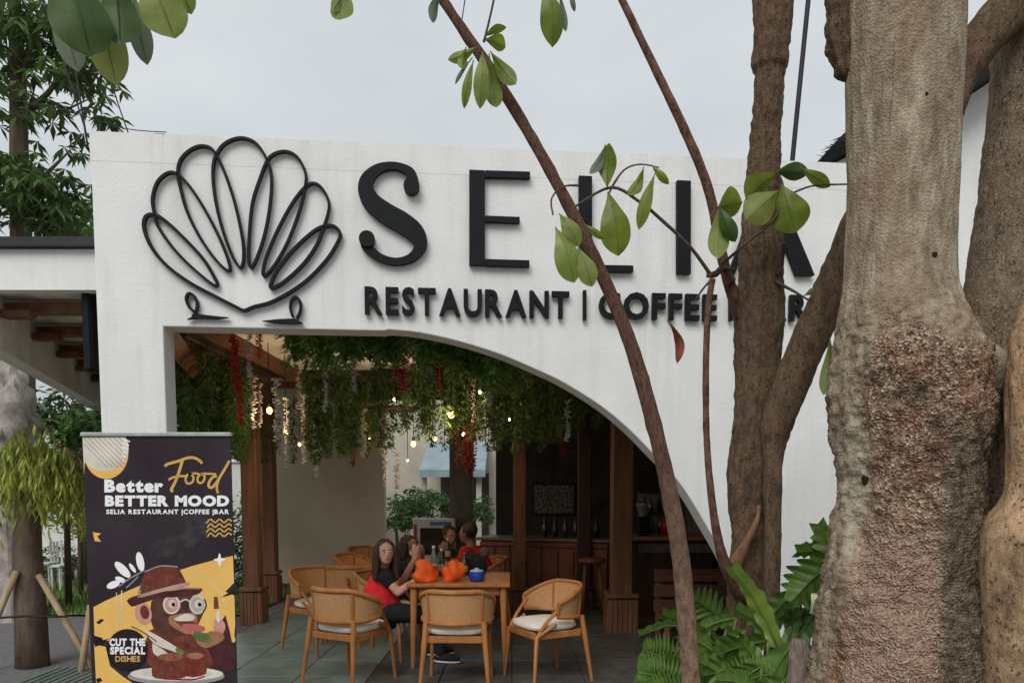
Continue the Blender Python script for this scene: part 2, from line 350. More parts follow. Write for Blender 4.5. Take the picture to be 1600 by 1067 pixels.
# ------------------------------------------------------------------ white facade with arched opening
TH = .2
WT = wsz(140, 208)[1]
arch_px = [(600, 514.5), (650, 519), (712, 532), (780, 553), (839, 578), (881, 598), (937, 633), (980, 668), (1016, 704), (1050, 740), (1076, 775), (1104, 822), (1132, 871), (1158, 925), (1180, 985), (1196, 1045), (1205, 1110)]
zt = wsz(255, 510)[1]
def catmull(pts, n=5):
    out = []
    P_ = [pts[0]] + list(pts) + [pts[-1]]
    for i in range(1, len(P_) - 2):
        a, b, c, d = (Vector(q) for q in P_[i - 1:i + 3])
        for k in range(n):
            t = k / n; out.append(.5 * ((2 * b) + (c - a) * t + (2 * a - 5 * b + 4 * c - d) * t * t + (3 * b - a - 3 * c + d) * t ** 3))
    out.append(Vector(P_[-2])); return out
arc = [tuple(q) for q in catmull([wsz(x, y) for x, y in arch_px], 5)]
arc[0] = (arc[0][0], min(arc[0][1], zt))
s_left = wsz(255, 510)[0]; s_right = wsz(1395, 500)[0]
poly = [(0, 0), (0, WT), (s_right, WT), (s_right, 0), (arc[-1][0] + .03, 0)] + arc[::-1] + [(s_left + .5, zt), (s_left, zt), (s_left, 0)]
facade = thing('restaurant_facade', 'white plastered front wall with a sweeping arched opening behind the trees', 'building', tuple(FA))
g = MB(); g.prism(poly, lambda a, b, o: wpt(a, b, o), -TH, 0)
wall = g.build('wall', white_wall, facade)
bv = wall.modifiers.new('bevel', 'BEVEL'); bv.width = .008; bv.segments = 2; bv.limit_method = 'ANGLE'; bv.angle_limit = R(60)
# coping slabs along the top
cop = mat('coping', (.81, .815, .80), .85, (.75, .755, .74), 5, bump=.2, bscale=50); weather(cop, (.60, .60, .56))
wd = .455; n = int(s_right / wd)
for i in range(n + 1):
    s0 = i * wd + .002 - .004 * (i == 0); s1 = min((i + 1) * wd - .002, s_right)
    if s1 - s0 < .05: continue
    g = MB(); g.prism([(s0, WT - .17), (s1, WT - .17), (s1, WT + .012), (s0, WT + .012)], lambda a, b, o: wpt(a, b, o), -TH - .004, .0012)
    g.build('coping_slab', cop, facade)
# side wall of the restaurant, behind the facade's left pier

# ------------------------------------------------------------------ sign
def ribbon(pts, wid, closed=False):
    pts = [Vector(p) for p in pts]; n = len(pts); Lf = []; Rt = []
    for i, p in enumerate(pts):
        a = pts[(i - 1) % n] if (closed or i > 0) else p; b = pts[(i + 1) % n] if (closed or i < n - 1) else p
        d = (b - a).normalized(); nn = Vector((-d.y, d.x)); ww = (wid[i] if isinstance(wid, (list, tuple)) else wid) / 2
        Lf.append(p + nn * ww); Rt.append(p - nn * ww)
    return Lf, Rt
def ribbon3(mb, pts, wid, fn, o0, o1, closed=False):
    Lf, Rt = ribbon(pts, wid, closed); n = len(pts); vs = []
    for a, b in zip(Lf, Rt): vs += [fn(a[0], a[1], o1), fn(b[0], b[1], o1), fn(b[0], b[1], o0), fn(a[0], a[1], o0)]
    fs = []
    for i in range(n if closed else n - 1):
        p = i * 4; q = ((i + 1) % n) * 4
        for k in range(4): fs.append((p + k, p + (k + 1) % 4, q + (k + 1) % 4, q + k))
    if not closed: fs.append((0, 1, 2, 3)); e = (n - 1) * 4; fs.append((e + 3, e + 2, e + 1, e))
    mb.add(vs, fs); return mb
PXM = 4.98 / F   # metres per pixel on the facade
def wl(pts): return [wsz(x, y) for x, y in pts]
S0, S1 = .010, .040
emb = thing('shell_emblem', 'large black scallop shell outline mounted on the white wall left of the lettering', 'sign', tuple(wpt(*wsz(380, 480))))
def q2(pts): return [(200 + a * .328, 190 + b * .328) for a, b in pts]
petals = [
 [(115,452),(180,475),(280,565),(365,660),(428,765),(412,782),(300,695),(205,570),(148,450)],
]
PW = .0165
def stroke(pts, wid=PW, name='petal', n=8):
    c = [tuple(q) for q in catmull(wl(q2(pts)), n)]
    g = MB(); ribbon3(g, c, wid, wpt, S0, S1); g.build(name, sign_black, emb)
# outer sweep of the shell
stroke([(430,770),(370,668),(280,568),(185,480),(130,452),(92,465),(86,520),(120,605),(190,690),(300,772),(430,842),(520,888),(560,905),(605,888),(700,860),(840,775),(950,665),(1008,570),(1012,535),(985,508),(945,506),(890,530),(800,610),(722,705),(684,785),(700,797),(760,760),(840,685),(900,600),(935,515)], .0195, 'shell_rim')
stroke([(135,450),(150,505),(215,600),(300,690),(415,785),(432,770)])
stroke([(135,450),(125,380),(148,300),(200,255),(250,265),(310,330),(385,450),(450,580),(490,690),(480,716),(420,660),(350,560),(290,440),(258,330),(245,255),(258,195),(300,150),(355,128),(410,145),(455,225),(510,380),(550,560),(556,660),(540,702),(500,640),(450,500),(418,350),(412,230),(430,165),(470,115),(540,90),(605,108),(650,160),(682,235),(688,330),(672,470),(640,600),(597,700),(580,660),(585,520),(600,390),(635,280),(670,195),(710,162),(765,155),(815,185),(848,250),(850,310),(825,420),(770,570),(710,680),(658,742),(648,715),(668,640),(720,520),(780,410),(835,335),(880,305),(920,320),(955,375),(960,430),(935,515)], PW, 'petal', 6)
# little stands
stroke([(330,915),(300,890),(285,850),(297,825),(320,835),(337,870),(330,915),(315,935)], .016, 'stand_loop')
stroke([(790,935),(778,895),(785,855),(805,842),(825,865),(825,905),(808,945)], .016, 'stand_loop')
for pts in ([(290,948),(340,922),(420,932),(485,938),(430,946),(340,942)], [(645,955),(730,946),(800,944),(838,966),(780,968),(700,964)]):
    g = MB(); g.prism(wl(q2(pts)), wpt, S0, S1); g.build('stand_foot', sign_black, emb)

sgn = thing('restaurant_lettering', 'large raised black letters SELIA fixed to the white wall beside the shell', 'sign', tuple(wpt(*wsz(900, 430))))
def letter(polys, name='letter', parent=sgn, m=sign_black, o0=S0, o1=.048):
    g = MB()
    for p in polys: g.prism([wsz(x, y) for x, y in p], wpt, o0, o1)
    return g.build(name, m, parent)
# S as a swelling stroke with round terminals
sp_ = [(1350,335,40),(1362,300,44),(1345,255,42),(1300,230,34),(1245,224,34),(1185,243,44),(1142,290,62),(1138,345,74),(1170,400,86),(1235,450,94),(1305,490,96),(1365,535,88),(1392,585,68),(1380,630,48),(1335,665,36),(1270,675,32),(1200,655,36),(1150,615,44),(1132,585,46),(1140,560,42)]
cc = catmull([(*wsz(200 + a * .328, 190 + b * .328), c * .328 * PXM) for a, b, c in sp_], 6)
g = MB(); ribbon3(g, [(q[0], q[1]) for q in cc], [q[2] for q in cc], wpt, S0, .048)
for (a, b, r) in ((1352, 322, 37), (1142, 572, 37)):
    c0 = wsz(200 + a * .328, 190 + b * .328); rr = r * .328 * PXM
    g.prism([(c0[0] + rr * math.cos(k * .3927), c0[1] + rr * math.sin(k * .3927)) for k in range(16)], wpt, S0, .066)
g.build('letter', sign_black, sgn)
letter([[(733,270),(757,271),(757,417),(733,417)], [(757.5,271),(827,273),(827,283),(757.5,281)], [(757.5,341),(811,343),(811,352),(757.5,350)], [(757.5,408),(826,410),(826,420),(757.5,418)]])
letter([[(903,279),(923,280),(923,427),(903,426)], [(923.5,417),(987,418),(987,428),(923.5,427)]])
letter([[(1055,286),(1076,287),(1076,431),(1055,430)]])
letter([[(1186,291),(1209,291),(1268,433),(1240,433)], [(1186,292),(1193,300),(1144,432),(1134,432)], [(1160,383),(1219,384),(1222,392),(1157,391)]])

GL = {}
def glyph(ch, off):
    if (ch, off) in GL: return GL[(ch, off)]
    c = bpy.data.curves.new('glyph', 'FONT'); c.body = ch; c.size = 1; c.offset = off; c.resolution_u = 3; c.extrude = .5
    o = bpy.data.objects.new('glyph', c); col.objects.link(o); bpy.context.view_layer.update()
    me = o.evaluated_get(bpy.context.evaluated_depsgraph_get()).to_mesh()
    vs = [v.co.copy() for v in me.vertices]; fs = [tuple(p.vertices) for p in me.polygons]
    x0 = min(v.x for v in vs); x1 = max(v.x for v in vs)
    bpy.data.objects.remove(o); bpy.data.curves.remove(c)
    GL[(ch, off)] = ([Vector((v.x - x0, v.y, v.z + .5)) for v in vs], fs, x1 - x0); return GL[(ch, off)]
def text(s, x0, x1, y0, y1, fn, o0, o1, m, parent, off=.02, gap=.08, name='letter', joined=False, sl=0.0):
    """letters laid out between x0..x1 (baseline y0, cap height y1 in fn's coordinates)"""
    tot = sum((glyph(c, off)[2] if c != ' ' else .28) for c in s) + gap * (len(s) - 1); k = (x1 - x0) / tot; x = 0; G = MB()
    for c in s:
        if c == ' ': x += .28 + gap; continue
        vs, fs, wdt = glyph(c, off); g = G if joined else MB()
        g.add([fn(x0 + (v.x + x) * k, y0 + (y1 - y0) * v.y / .729 + sl * (v.x + x) * k, o0 + (o1 - o0) * v.z) for v in vs], fs)
        if not joined: g.build(name, m, parent)
        x += wdt + gap
    if joined: G.build(name, m, parent)
sub = thing('tagline_lettering', 'small bold raised black letters RESTAURANT COFFEE BAR under the big letters', 'sign', tuple(wpt(*wsz(900, 495))))
for wrd, xa, xb, ya, yb in (('RESTAURANT', 571, 888, 490, 449), ('COFFEE', 934, 1117, 497, 457), ('BAR', 1160, 1258, 500, 460)):
    a = wsz(xa, ya + (.5 if xa < 900 else 0)); b = wsz(xb, ya); c = wsz(xa, yb)
    text(wrd, a[0], b[0], a[1] - .003, c[1], wpt, .012, .045, sign_black, sub, off=.028, gap=.11)
for x, ya, yb in ((912, 456, 502), (1139, 460, 503)):
    letter([[(x - 2.5, ya), (x + 2.5, ya), (x + 2.5, yb), (x - 2.5, yb)]], 'divider_bar', sub, o0=.012, o1=.045)

# ------------------------------------------------------------------ restaurant interior shell
hall = thing('dining_hall', 'open dining hall with wooden columns and pale ceiling behind the arch', 'building', (0, 9, 0))
CZ = 3.2
ceil_m = mat('ceiling_paint', (.86, .82, .74), .9, (.80, .76, .68), 3)
g = MB(); g.box((0, 8.95, CZ + .06), (5.3, 6.9, .12)); g.build('ceiling', ceil_m, hall)
g = MB(); g.box((-3.28, 9.95, CZ + .06), (1.25, 4.9, .12)); g.build('ceiling', ceil_m, hall)
g = MB(); g.box((0, 8.95, CZ + .40), (5.4, 7.0, .1)); g.build('roof', mat('roof_dark', (.08, .08, .08), .8), hall)
for yy, hh in ((6.4, .12), (8.0, .18), (9.6, .22), (10.7, .2), (11.7, .2)):
    g = MB(); g.rbox((0, yy, CZ - hh / 2 - .002), (5.2, .14, hh), .006); g.build('beam', dark_wood, hall)
for xx in (-2.5, -.9, 1.2):
    g = MB(); g.rbox((xx, 8.9, CZ - .28), (.13, 6.6, .13), .006); g.build('rafter', teak_dark if xx < -2 else dark_wood, hall)
# timber boxed corner at the left
pa_, pb_ = at(262, 520, 5.7), at(318, 600, 8.4)
g = MB(); g.tube([pa_ + Vector((-.05, 0, .05)), pb_], [.10, .09], 4); g.build('corner_brace', column_wood, hall)
# lowered pale ceiling panel near the front left
ca, cb = at(296, 520, 6.35), at(640, 520, 6.35)
g = MB(); g.rbox(((ca.x + cb.x) / 2, 7.45, 2.985), (cb.x - ca.x, 2.25, .05), .01); g.build('ceiling_panel', ceil_m, hall)
g = MB(); g.rbox(((ca.x + cb.x) / 2, 8.62, 2.95), (cb.x - ca.x + .1, .09, .16), .01); g.build('panel_trim', dark_wood, hall)
g = MB(); g.rbox((ca.x - .05, 7.45, 2.95), (.08, 2.3, .16), .01); g.build('panel_trim', dark_wood, hall)
# pale partition wall at the back
p0, p1 = at(434, 918, 11.75), at(602, 918, 11.75)
g = MB(); g.box(((p0.x + p1.x) / 2, 11.85, 1.6), (p1.x - p0.x, .16, 3.2)); g.build('partition_wall', mat('partition_paint', (.64, .58, .49), .85, (.56, .50, .42), 2), hall)
g = MB(); g.box(((p0.x + p1.x) / 2, 11.755, .055), (p1.x - p0.x, .02, .09)); g.build('skirting_board', teak_dark, hall)
# dark back wall behind the bar and right side wall
b0 = at(775, 900, 12.2)
g = MB(); g.box(((b0.x + 2.55) / 2, 12.3, 1.6), (2.55 - b0.x, .15, 3.2)); g.build('back_wall', mat('back_wall_paint', (.10, .085, .07), .85, (.06, .05, .045), 3), hall)
g = MB(); g.box((2.62, 8.85, 1.6), (.12, 6.7, 3.2)); g.build('side_wall', mat('side_wall_paint', (.22, .20, .18), .85), hall)
# wall panelling strips on the back wall
for k in range(5):
    g = MB(); g.box((b0.x + .35 + k * .58, 12.21, 1.75), (.06, .02, 2.8)); g.build('wall_batten', dark_wood, hall)
def wcolumn(px, D, base_w, shaft_w, m, base_h=.42, taper=1.0, top=3.0):
    c = at(px, 900, D)
    g = MB(); g.rbox((c.x, D, (top + base_h) / 2 - .002), (shaft_w, shaft_w, top - base_h), .012); sh = g.build('column', m, hall)
    g = MB(); n = 6
    for i in range(n):   # fluted boards round the base
        t = -base_w / 2 + base_w * (i + .5) / n
        g.rbox((c.x + t, D - base_w / 2, base_h * .46), (base_w / n - .004, .02, base_h * .9), .003)
        g.rbox((c.x - base_w / 2, D + t, base_h * .46), (.02, base_w / n - .004, base_h * .9), .003)
        g.rbox((c.x + base_w / 2, D + t, base_h * .46), (.02, base_w / n - .004, base_h * .9), .003)
    g.rbox((c.x, D, base_h * .46 + .01), (base_w - .01, base_w - .01, base_h * .9), .008)
    g.rbox((c.x, D, base_h + .01), (base_w + .03, base_w + .03, .05), .012)
    q = g.build('column_base', m, hall)
wcolumn(396, 8.7, .24, .185, column_wood)
wcolumn(424, 10.4, .22, .17, column_wood)
wcolumn(970, 8.2, .33, .23, column_wood, .42)
wcolumn(812, 9.6, .22, .17, teak_dark, .3)
wcolumn(912, 9.7, .22, .17, dark_wood, .3)
wcolumn(722, 11.9, .22, .36, mat('grey_column', (.20, .18, .15), .8), .3)

# ------------------------------------------------------------------ chairs
def make_chair(label):
    t = thing('rattan_chair', label, 'chair', (0, 0, 0), 'rattan tub chairs around the tables')
    def bw(g, name, m, sm=True):
        o = g.build(name, m, t, world=False)
        if sm: autosmooth(o)
        return o
    def rim(th, z, k=1.0): return Vector((.285 * k * math.sin(th), .02 + .265 * k * math.cos(th), z))
    ths = [R(-104 + 208 * i / 32) for i in range(33)]
    def zt_(th): a = abs(math.degrees(th)); return .785 - .125 * max(0, min(1, (a - 38) / 66)) ** 1.3
    def zb_(th): a = abs(math.degrees(th)); return .535 + .02 * max(0, (a - 60) / 44)
    g = MB(); loop = [rim(a, zt_(a), 1.04) for a in ths]; bot = [rim(a, zb_(a), .97) for a in ths]
    g.tube([bot[-1]] + [bot[-1].lerp(loop[-1], .5)] + [loop[-1]], .015, 8); g.tube([bot[0], bot[0].lerp(loop[0], .5), loop[0]], .015, 8)
    bw(g, 'arm_post', teak)
    g = MB(); g.tube(loop, .020, 8, flat=.8); bw(g, 'top_rail', teak)
    g = MB(); g.tube(bot, .018, 8); bw(g, 'bottom_rail', teak)
    for a in (-46, 46):
        g = MB(); g.tube([rim(R(a), .535, .97), rim(R(a), .77, 1.035)], .014, 8); bw(g, 'back_post', teak)
    g = MB(); vs = []; fs = []; nn = len(ths)
    for i, a in enumerate(ths):
        for (z, k) in ((zb_(a), .965), ((zb_(a) + zt_(a)) / 2, 1.0), (zt_(a), 1.035)):
            vs.append(rim(a, z, k)); vs.append(rim(a, z, k - .02))
    for i in range(nn - 1):
        for j in range(2):
            p = i * 6 + j * 2; fs.append((p, p + 6, p + 8, p + 2)); fs.append((p + 1, p + 3, p + 9, p + 7))
    g.add(vs, fs); bw(g, 'cane_panel', rattan)
    g = MB(); nseg = 24; prof = [(.0, .435), (.85, .435), (.97, .447), (1.0, .465), (.97, .487), (.85, .498), (.0, .505)]; vs = []; fs = []
    for r, z in prof:
        for k in range(nseg):
            th = 2 * math.pi * k / nseg; c, s_ = math.cos(th), math.sin(th)
            q = (abs(c) ** 3.4 + abs(s_) ** 3.4) ** (-1 / 3.4); vs.append((.235 * r * c * q, -.01 + .235 * r * s_ * q, z))
    for i in range(len(prof) - 1):
        for k in range(nseg): a = i * nseg + k; b = i * nseg + (k + 1) % nseg; fs.append((a, b, b + nseg, a + nseg))
    g.add(vs, fs); bw(g, 'seat_cushion', cushion_w)
    g = MB(); g.rbox((0, -.22, .405), (.44, .028, .055), .005); g.rbox((0, .21, .405), (.44, .028, .055), .005)
    g.rbox((-.225, 0, .405), (.028, .40, .055), .005); g.rbox((.225, 0, .405), (.028, .40, .055), .005); bw(g, 'seat_frame', teak)
    for sx in (-1, 1):
        g = MB(); g.tube([(sx * .225, .215, .545), (sx * .235, .235, .40), (sx * .27, .29, 0)], [.021, .023, .013], 10); bw(g, 'leg', teak)
        g = MB(); g.tube([(sx * .262, -.05, .50), (sx * .235, -.215, .40), (sx * .255, -.25, 0)], [.014, .022, .013], 10); bw(g, 'leg', teak)
        g = MB(); g.tube([rim(sx * R(98), .64, 1.0), (sx * .25, -.13, .52), (sx * .235, -.20, .42)], [.014, .015, .016], 8); bw(g, 'arm_support', teak)
    return t
def cpos(px, D): p = at(px, 900, D); return (p.x, D, .028)
ch = make_chair('rattan chair nearest the camera with its back to the viewer at the near table side')
ch.location = cpos(715, 5.9); ch.rotation_euler[2] = math.pi + R(2); ch.rotation_euler[2] = R(-2) + math.pi
# local +y is the back of the chair: for a chair seen from behind the back points to the camera (rotate by pi)
dup(ch, cpos(547, 6.0), math.pi + R(-30), 'rattan chair left of the girl in red, nearest on the left')
dup(ch, cpos(852, 6.1), R(-62), 'rattan chair on the right of the near table facing left')
dup(ch, cpos(502, 7.2), R(52), 'rattan chair behind the left one, turned to the pale wall')
dup(ch, cpos(556, 7.7), math.pi + R(-10), 'rattan chair beside the girl, half hidden behind the near left chair')
dup(ch, cpos(562, 8.8), R(70), 'far rattan chair against the pale wall, lower one of the two far back')
dup(ch, cpos(580, 9.9), R(60), 'farthest rattan chair by the end of the pale wall')
dup(ch, cpos(604, 6.95), R(75), 'rattan chair that the girl in the red shirt sits on')
dup(ch, cpos(752, 8.45), R(-75), 'rattan chair that the man in the red shirt sits on')

# ------------------------------------------------------------------ tables
tw0, tw1 = at(637, 915, 6.5), at(797, 915, 6.5); TX = (tw0.x + tw1.x) / 2; TW = tw1.x - tw0.x
def make_table(label, W, Dp, Hh=.75, name='dining_table'):
    t = thing(name, label, 'table', (0, 0, 0), 'wooden tables in the dining hall')
    o = MB().rbox((0, 0, Hh - .016), (W, Dp, .032), .006).build('tabletop', teak, t, world=False); autosmooth(o)
    g = MB()
    for sy in (-1, 1): g.box((0, sy * (Dp / 2 - .08), Hh - .068), (W - .2, .022, .07))
    for sx in (-1, 1): g.box((sx * (W / 2 - .08), 0, Hh - .068), (.022, Dp - .2, .07))
    g.build('apron', teak, t, world=False)
    for sx in (-1, 1):
        for sy in (-1, 1):
            o = MB().tube([(sx * (W / 2 - .06), sy * (Dp / 2 - .07), Hh - .034), (sx * (W / 2 - .045), sy * (Dp / 2 - .05), 0)], [.034, .019], 12).build('leg', teak, t, world=False); autosmooth(o)
    return t
tb = make_table('nearest wooden table with orange bags and bottles on it', TW, .92)
tb.location = (TX, 6.86, .028)
tb2 = dup(tb, (at(690, 900, 8.6).x, 8.75, .028), 0, 'second wooden table behind, where two people sit facing each other')

TT = .028 + .75
bag_m = mat('orange_fabric', (.90, .14, .02), .7, (.75, .10, .015), 9, bump=.5, bscale=25)
def blob(mb, c, r, seed, amp=.2, n=20, m=12):
    k = len(mb.v); mb.ball(c, r, n, m)
    for i in range(k, len(mb.v)):
        v = mb.v[i]; d = (v - Vector(c)); q = noise.noise(d * 14 + Vector((seed, seed * 2.1, 0))); mb.v[i] = Vector(c) + d * (1 + amp * q)
for (px, D, rr, lb, sd) in ((668, 6.55, (.09, .07, .075), 'orange fabric pouch at the left on the near table', 1), (708, 6.6, (.10, .08, .075), 'orange fabric pouch next to the blue tub on the near table', 5)):
    p = at(px, 900, D); t = thing('fabric_pouch', lb, 'bag', (p.x, D, TT), 'orange pouches on the table')
    g = MB(); blob(g, (p.x, D, TT + .062), rr, sd, .55)
    for i, v in enumerate(g.v):
        hh_ = v.z - TT - .03; q_ = noise.noise(Vector((v.x * 30, v.y * 30, sd))); g.v[i] = v + Vector(((-.35 if sd == 1 else .25) * hh_, 0, (.45 * hh_ if hh_ > 0 else 0) + q_ * .012)) + (v - Vector((p.x, D, TT + .06))) * .25 * noise.cell(v * 26)
    for i, v in enumerate(g.v): v.z = max(v.z, TT + .002)
    g.build('pouch', bag_m, t, True)
    g = MB(); g.tube([(p.x - .06, D + .02, TT + .11), (p.x - .03, D, TT + .16), (p.x + .02, D, TT + .155), (p.x + .05, D + .02, TT + .10)], .008, 6); g.build('handle', black_cloth, t, True)
# blue tub with pale lid
p = at(745, 900, 6.6); t = thing('blue_tub', 'blue plastic container with pale lid on the near table', 'container', (p.x, 6.6, TT))
MB().lathe((p.x, 6.6, TT), [(.055, 0), (.068, .02), (.072, .07), (.060, .085)], 20).build('tub', mat('blue_plastic', (.02, .06, .42), .35), t, True)
MB().lathe((p.x, 6.6, TT + .085), [(.062, 0), (.062, .012), (.045, .018), (.020, .022), (.018, .034)], 20).build('lid', mat('pale_blue_plastic', (.45, .55, .72), .4), t, True)
def bottle(px, D, lb, m, capm, h=.24, r=.032, base=TT):
    p = at(px, 900, D); t = thing('bottle', lb, 'bottle', (p.x, D, base), 'bottles standing on the tables')
    MB().lathe((p.x, D, base), [(r * .9, 0), (r, .01), (r, h * .55), (r * .85, h * .66), (r * .4, h * .82), (r * .38, h * .93)], 16).build('glass_body', m, t, True)
    MB().lathe((p.x, D, base + h * .93), [(r * .45, 0), (r * .45, h * .07)], 12).build('cap', capm, t)
    MB().lathe((p.x, D, base), [(r * 1.03, h * .2), (r * 1.03, h * .45)], 16).build('label_band', mat('label_paper', (.5, .45, .3), .7), t)
gl_d = mat('dark_glass', (.03, .05, .03), .12, spec=.8); gl_c = mat('clear_plastic', (.55, .62, .6), .1, trans=.7); capw = mat('white_cap', (.7, .7, .7), .4)
bottle(678, 6.85, 'clear bottle with white cap behind the orange pouches', gl_c, capw, .30, .036)
bottle(690, 7.0, 'dark bottle just right of the clear bottle', gl_d, capw, .26)
bottle(726, 7.0, 'dark bottle behind the blue tub', gl_d, mat('green_cap', (.05, .3, .08), .4), .22)
bottle(700, 8.5, 'dark bottle on the second table', gl_d, capw, .26)
# drinking glass
p = at(664, 900, 7.1); t = MB().lathe((p.x, 7.1, TT), [(.028, 0), (.036, .12), (.033, .12), (.026, .01)], 16).build('drinking_glass', gl_c, None, True); tag(t, 'clear drinking glass near the girl\'s raised hand', 'glass')
# dark bag on the table
p = at(720, 900, 6.95); g = MB(); blob(g, (p.x + .1, 7.14, TT + .09), (.15, .08, .10), 9, .4)
for v in g.v: v.z = max(v.z, TT + .001)
tag(g.build('dark_bag', black_cloth, None, True), 'black cloth bag slumped on the near table behind the bottles', 'bag')
# napkin holder / white tray on right
p = at(790, 905, 6.6)

# ------------------------------------------------------------------ people
def remeshed(mb, name, m, parent, vox=.012, smooth=6):
    o = mb.build(name, m, parent)
    rm = o.modifiers.new('r', 'REMESH'); rm.mode = 'VOXEL'; rm.voxel_size = vox
    sm = o.modifiers.new('s', 'SMOOTH'); sm.iterations = smooth; sm.factor = .5
    bpy.context.view_layer.update(); dg = bpy.context.evaluated_depsgraph_get()
    me = bpy.data.meshes.new_from_object(o.evaluated_get(dg)); o.modifiers.clear(); o.data = me
    for p in me.polygons: p.use_smooth = True
    if not me.materials: me.materials.append(m)
    return o
def limb(mb, pts, rads):
    P2 = catmull([(*p, r) for p, r in zip([tuple(q) for q in pts], rads)], 4) if False else None
    for i in range(len(pts)): mb.ball(pts[i], rads[i], 12, 8)
    for i in range(len(pts) - 1): mb.tube([pts[i], pts[i + 1]], [rads[i], rads[i + 1]], 12)
def hand(mb, wrist, direction, side, s=1.0, curl=.6):
    d = Vector(direction).normalized(); sd = Vector(side); sd = (sd - d * sd.dot(d)).normalized(); nrm = d.cross(sd)
    palm = wrist + d * .045 * s
    M_ = Matrix((sd, nrm, d)).transposed(); mb.ball(palm, (.038 * s, .015 * s, .048 * s), 12, 8, M_)
    for k, ln in enumerate((.060, .070, .048, .052)):
        b = palm + d * .035 * s + sd * (-.027 + .018 * k) * s; m1 = b + d * ln * .5 * s + nrm * .008 * s; e = m1 + (d * (1 - curl) + nrm * curl) * ln * .5 * s
        limb(mb, [b, m1, e], [.0088 * s, .008 * s, .007 * s])
    b = palm - d * .02 * s - sd * .03 * s; m1 = b - sd * .02 * s + d * .022 * s; limb(mb, [b, m1, m1 + d * .025 * s + nrm * .008 * s], [.011 * s, .0095 * s, .008 * s])
def person(label, head, face, hips, shoulders, chest, knees, feet, arms, skin, shirt, pants, hair_len, shoe=None, sleeve=.45, sleeve_m=None, hairm=None, sl_cap=False):
    """head: centre; face: direction of the face; shoulders [L,R]; arms [[elbow,wrist,handdir]..]"""
    t = thing('person', label, 'person', (hips.x, hips.y, 0.028))
    f = Vector(face).normalized(); up = Vector((0, 0, 1)); sd = f.cross(up).normalized()
    M_ = Matrix((sd, f, up)).transposed()
    mb = MB(); H = head
    mb.ball(H, (.074, .092, .105), 20, 14, M_); mb.ball(H + f * .025 - up * .06, (.05, .062, .055), 14, 10, M_)
    mb.ball(H + f * .096 - up * .018, (.012, .017, .018), 8, 6, M_)          # nose
    mb.ball(H + f * .082 - up * .052, (.026, .014, .010), 10, 6, M_)       # lips
    for s_ in (-1, 1):
        mb.ball(H + sd * s_ * .076 - up * .01, (.010, .022, .030), 8, 6, M_)   # ears
        mb.ball(H + sd * s_ * .030 + f * .080 + up * .018, (.020, .010, .007), 8, 6, M_)  # brows
    nb = (shoulders[0] + shoulders[1]) / 2
    limb(mb, [H - up * .06 - f * .01, nb + up * .02], [.05, .055])
    limb(mb, [nb - up * .03, chest, hips], [.10, .125, .13])
    limb(mb, [shoulders[0], nb, shoulders[1]], [.058, .075, .058])
    for i in (0, 1):
        e, wr, hd = arms[i]; limb(mb, [shoulders[i], shoulders[i].lerp(e, .5), e], [.052, .045, .038]); limb(mb, [e, e.lerp(wr, .4), wr], [.038, .036, .024])
        hand(mb, wr, hd, (0, 0, 1) if abs(Vector(hd).normalized().z) < .8 else (1, 0, 0))
        hp = hips + sd * 0 + (shoulders[i] - nb) * .5; limb(mb, [hp, knees[i]], [.085, .058]); limb(mb, [knees[i], knees[i].lerp(feet[i], .35), feet[i] + up * .05], [.056, .052, .034])
        fd = (knees[i] - hips); fd.z = 0; fd.normalize(); limb(mb, [feet[i] + up * .03, feet[i] + fd * .13 + up * .02], [.034, .026])
    remeshed(mb, 'body', skin, t, .0085, 3)
    # shirt
    mb = MB(); limb(mb, [nb - up * .035, chest, hips + up * .02], [.115, .150, .150]); limb(mb, [shoulders[0], nb - up * .015, shoulders[1]], [.067, .080, .067])
    sm_ = sleeve_m or shirt
    if sm_ is shirt:
        for i in (0, 1): limb(mb, [shoulders[i], shoulders[i].lerp(arms[i][0], sleeve)], [.068, .060])
    so_ = remeshed(mb, 'shirt', shirt, t, .014, 4)
    for v in so_.data.vertices:
        q = noise.noise(v.co * 9 + Vector((label.__len__(), 0, 0))) * .008 + noise.noise(v.co * 22) * .004; v.co += v.normal * q
    if sm_ is not shirt:
        for i in (0, 1):
            mb = MB(); limb(mb, [nb.lerp(shoulders[i], .85) + up * .01, shoulders[i], shoulders[i].lerp(arms[i][0], sleeve + .1)], [.073, .076, .060]); remeshed(mb, 'sleeve', sm_, t, .012, 4)
    mb = MB(); limb(mb, [hips - up * .01, hips - up * .04], [.150, .14])
    for i in (0, 1):
        hp = hips + (shoulders[i] - nb) * .5; limb(mb, [hp, knees[i]], [.098, .074]); limb(mb, [knees[i], feet[i] + up * .10], [.072, .052])
    remeshed(mb, 'trousers', pants, t, .014, 4)
    for i in (0, 1):
        fd = (knees[i] - hips); fd.z = 0; fd.normalize(); M2 = Matrix((fd.cross(up), fd, up)).transposed()
        g = MB(); g.ball(feet[i] + fd * .06 + up * .045, (.046, .13, .045), 14, 8, M2); so2 = g.build('shoe', shoe or black_cloth, t, True)
        g = MB(); g.ball(feet[i] + fd * .06 + up * .014, (.050, .138, .016), 14, 6, M2); g.build('sole', mat('white_rubber', (.7, .7, .68), .6), so2 if False else t, True)
    # hair
    hm = hairm or hair_m
    mb = MB(); mb.ball(H + up * .022 - f * .022, (.088, .094, .104), 18, 12, M_)
    if hair_len > .1:
        for k in range(11):
            a = R(-105 + 21 * k + 180 - 0); d = (f * math.cos(a) + sd * math.sin(a)); b0_ = H + up * .03 + d * .075
            d2 = d * (.085 + .02 * random.random()) - up * (.05 + hair_len * .45); e0 = H + d * (.10) - up * hair_len
            limb(mb, [b0_, H + d * .088 - up * .06, e0], [.034, .034, .022])
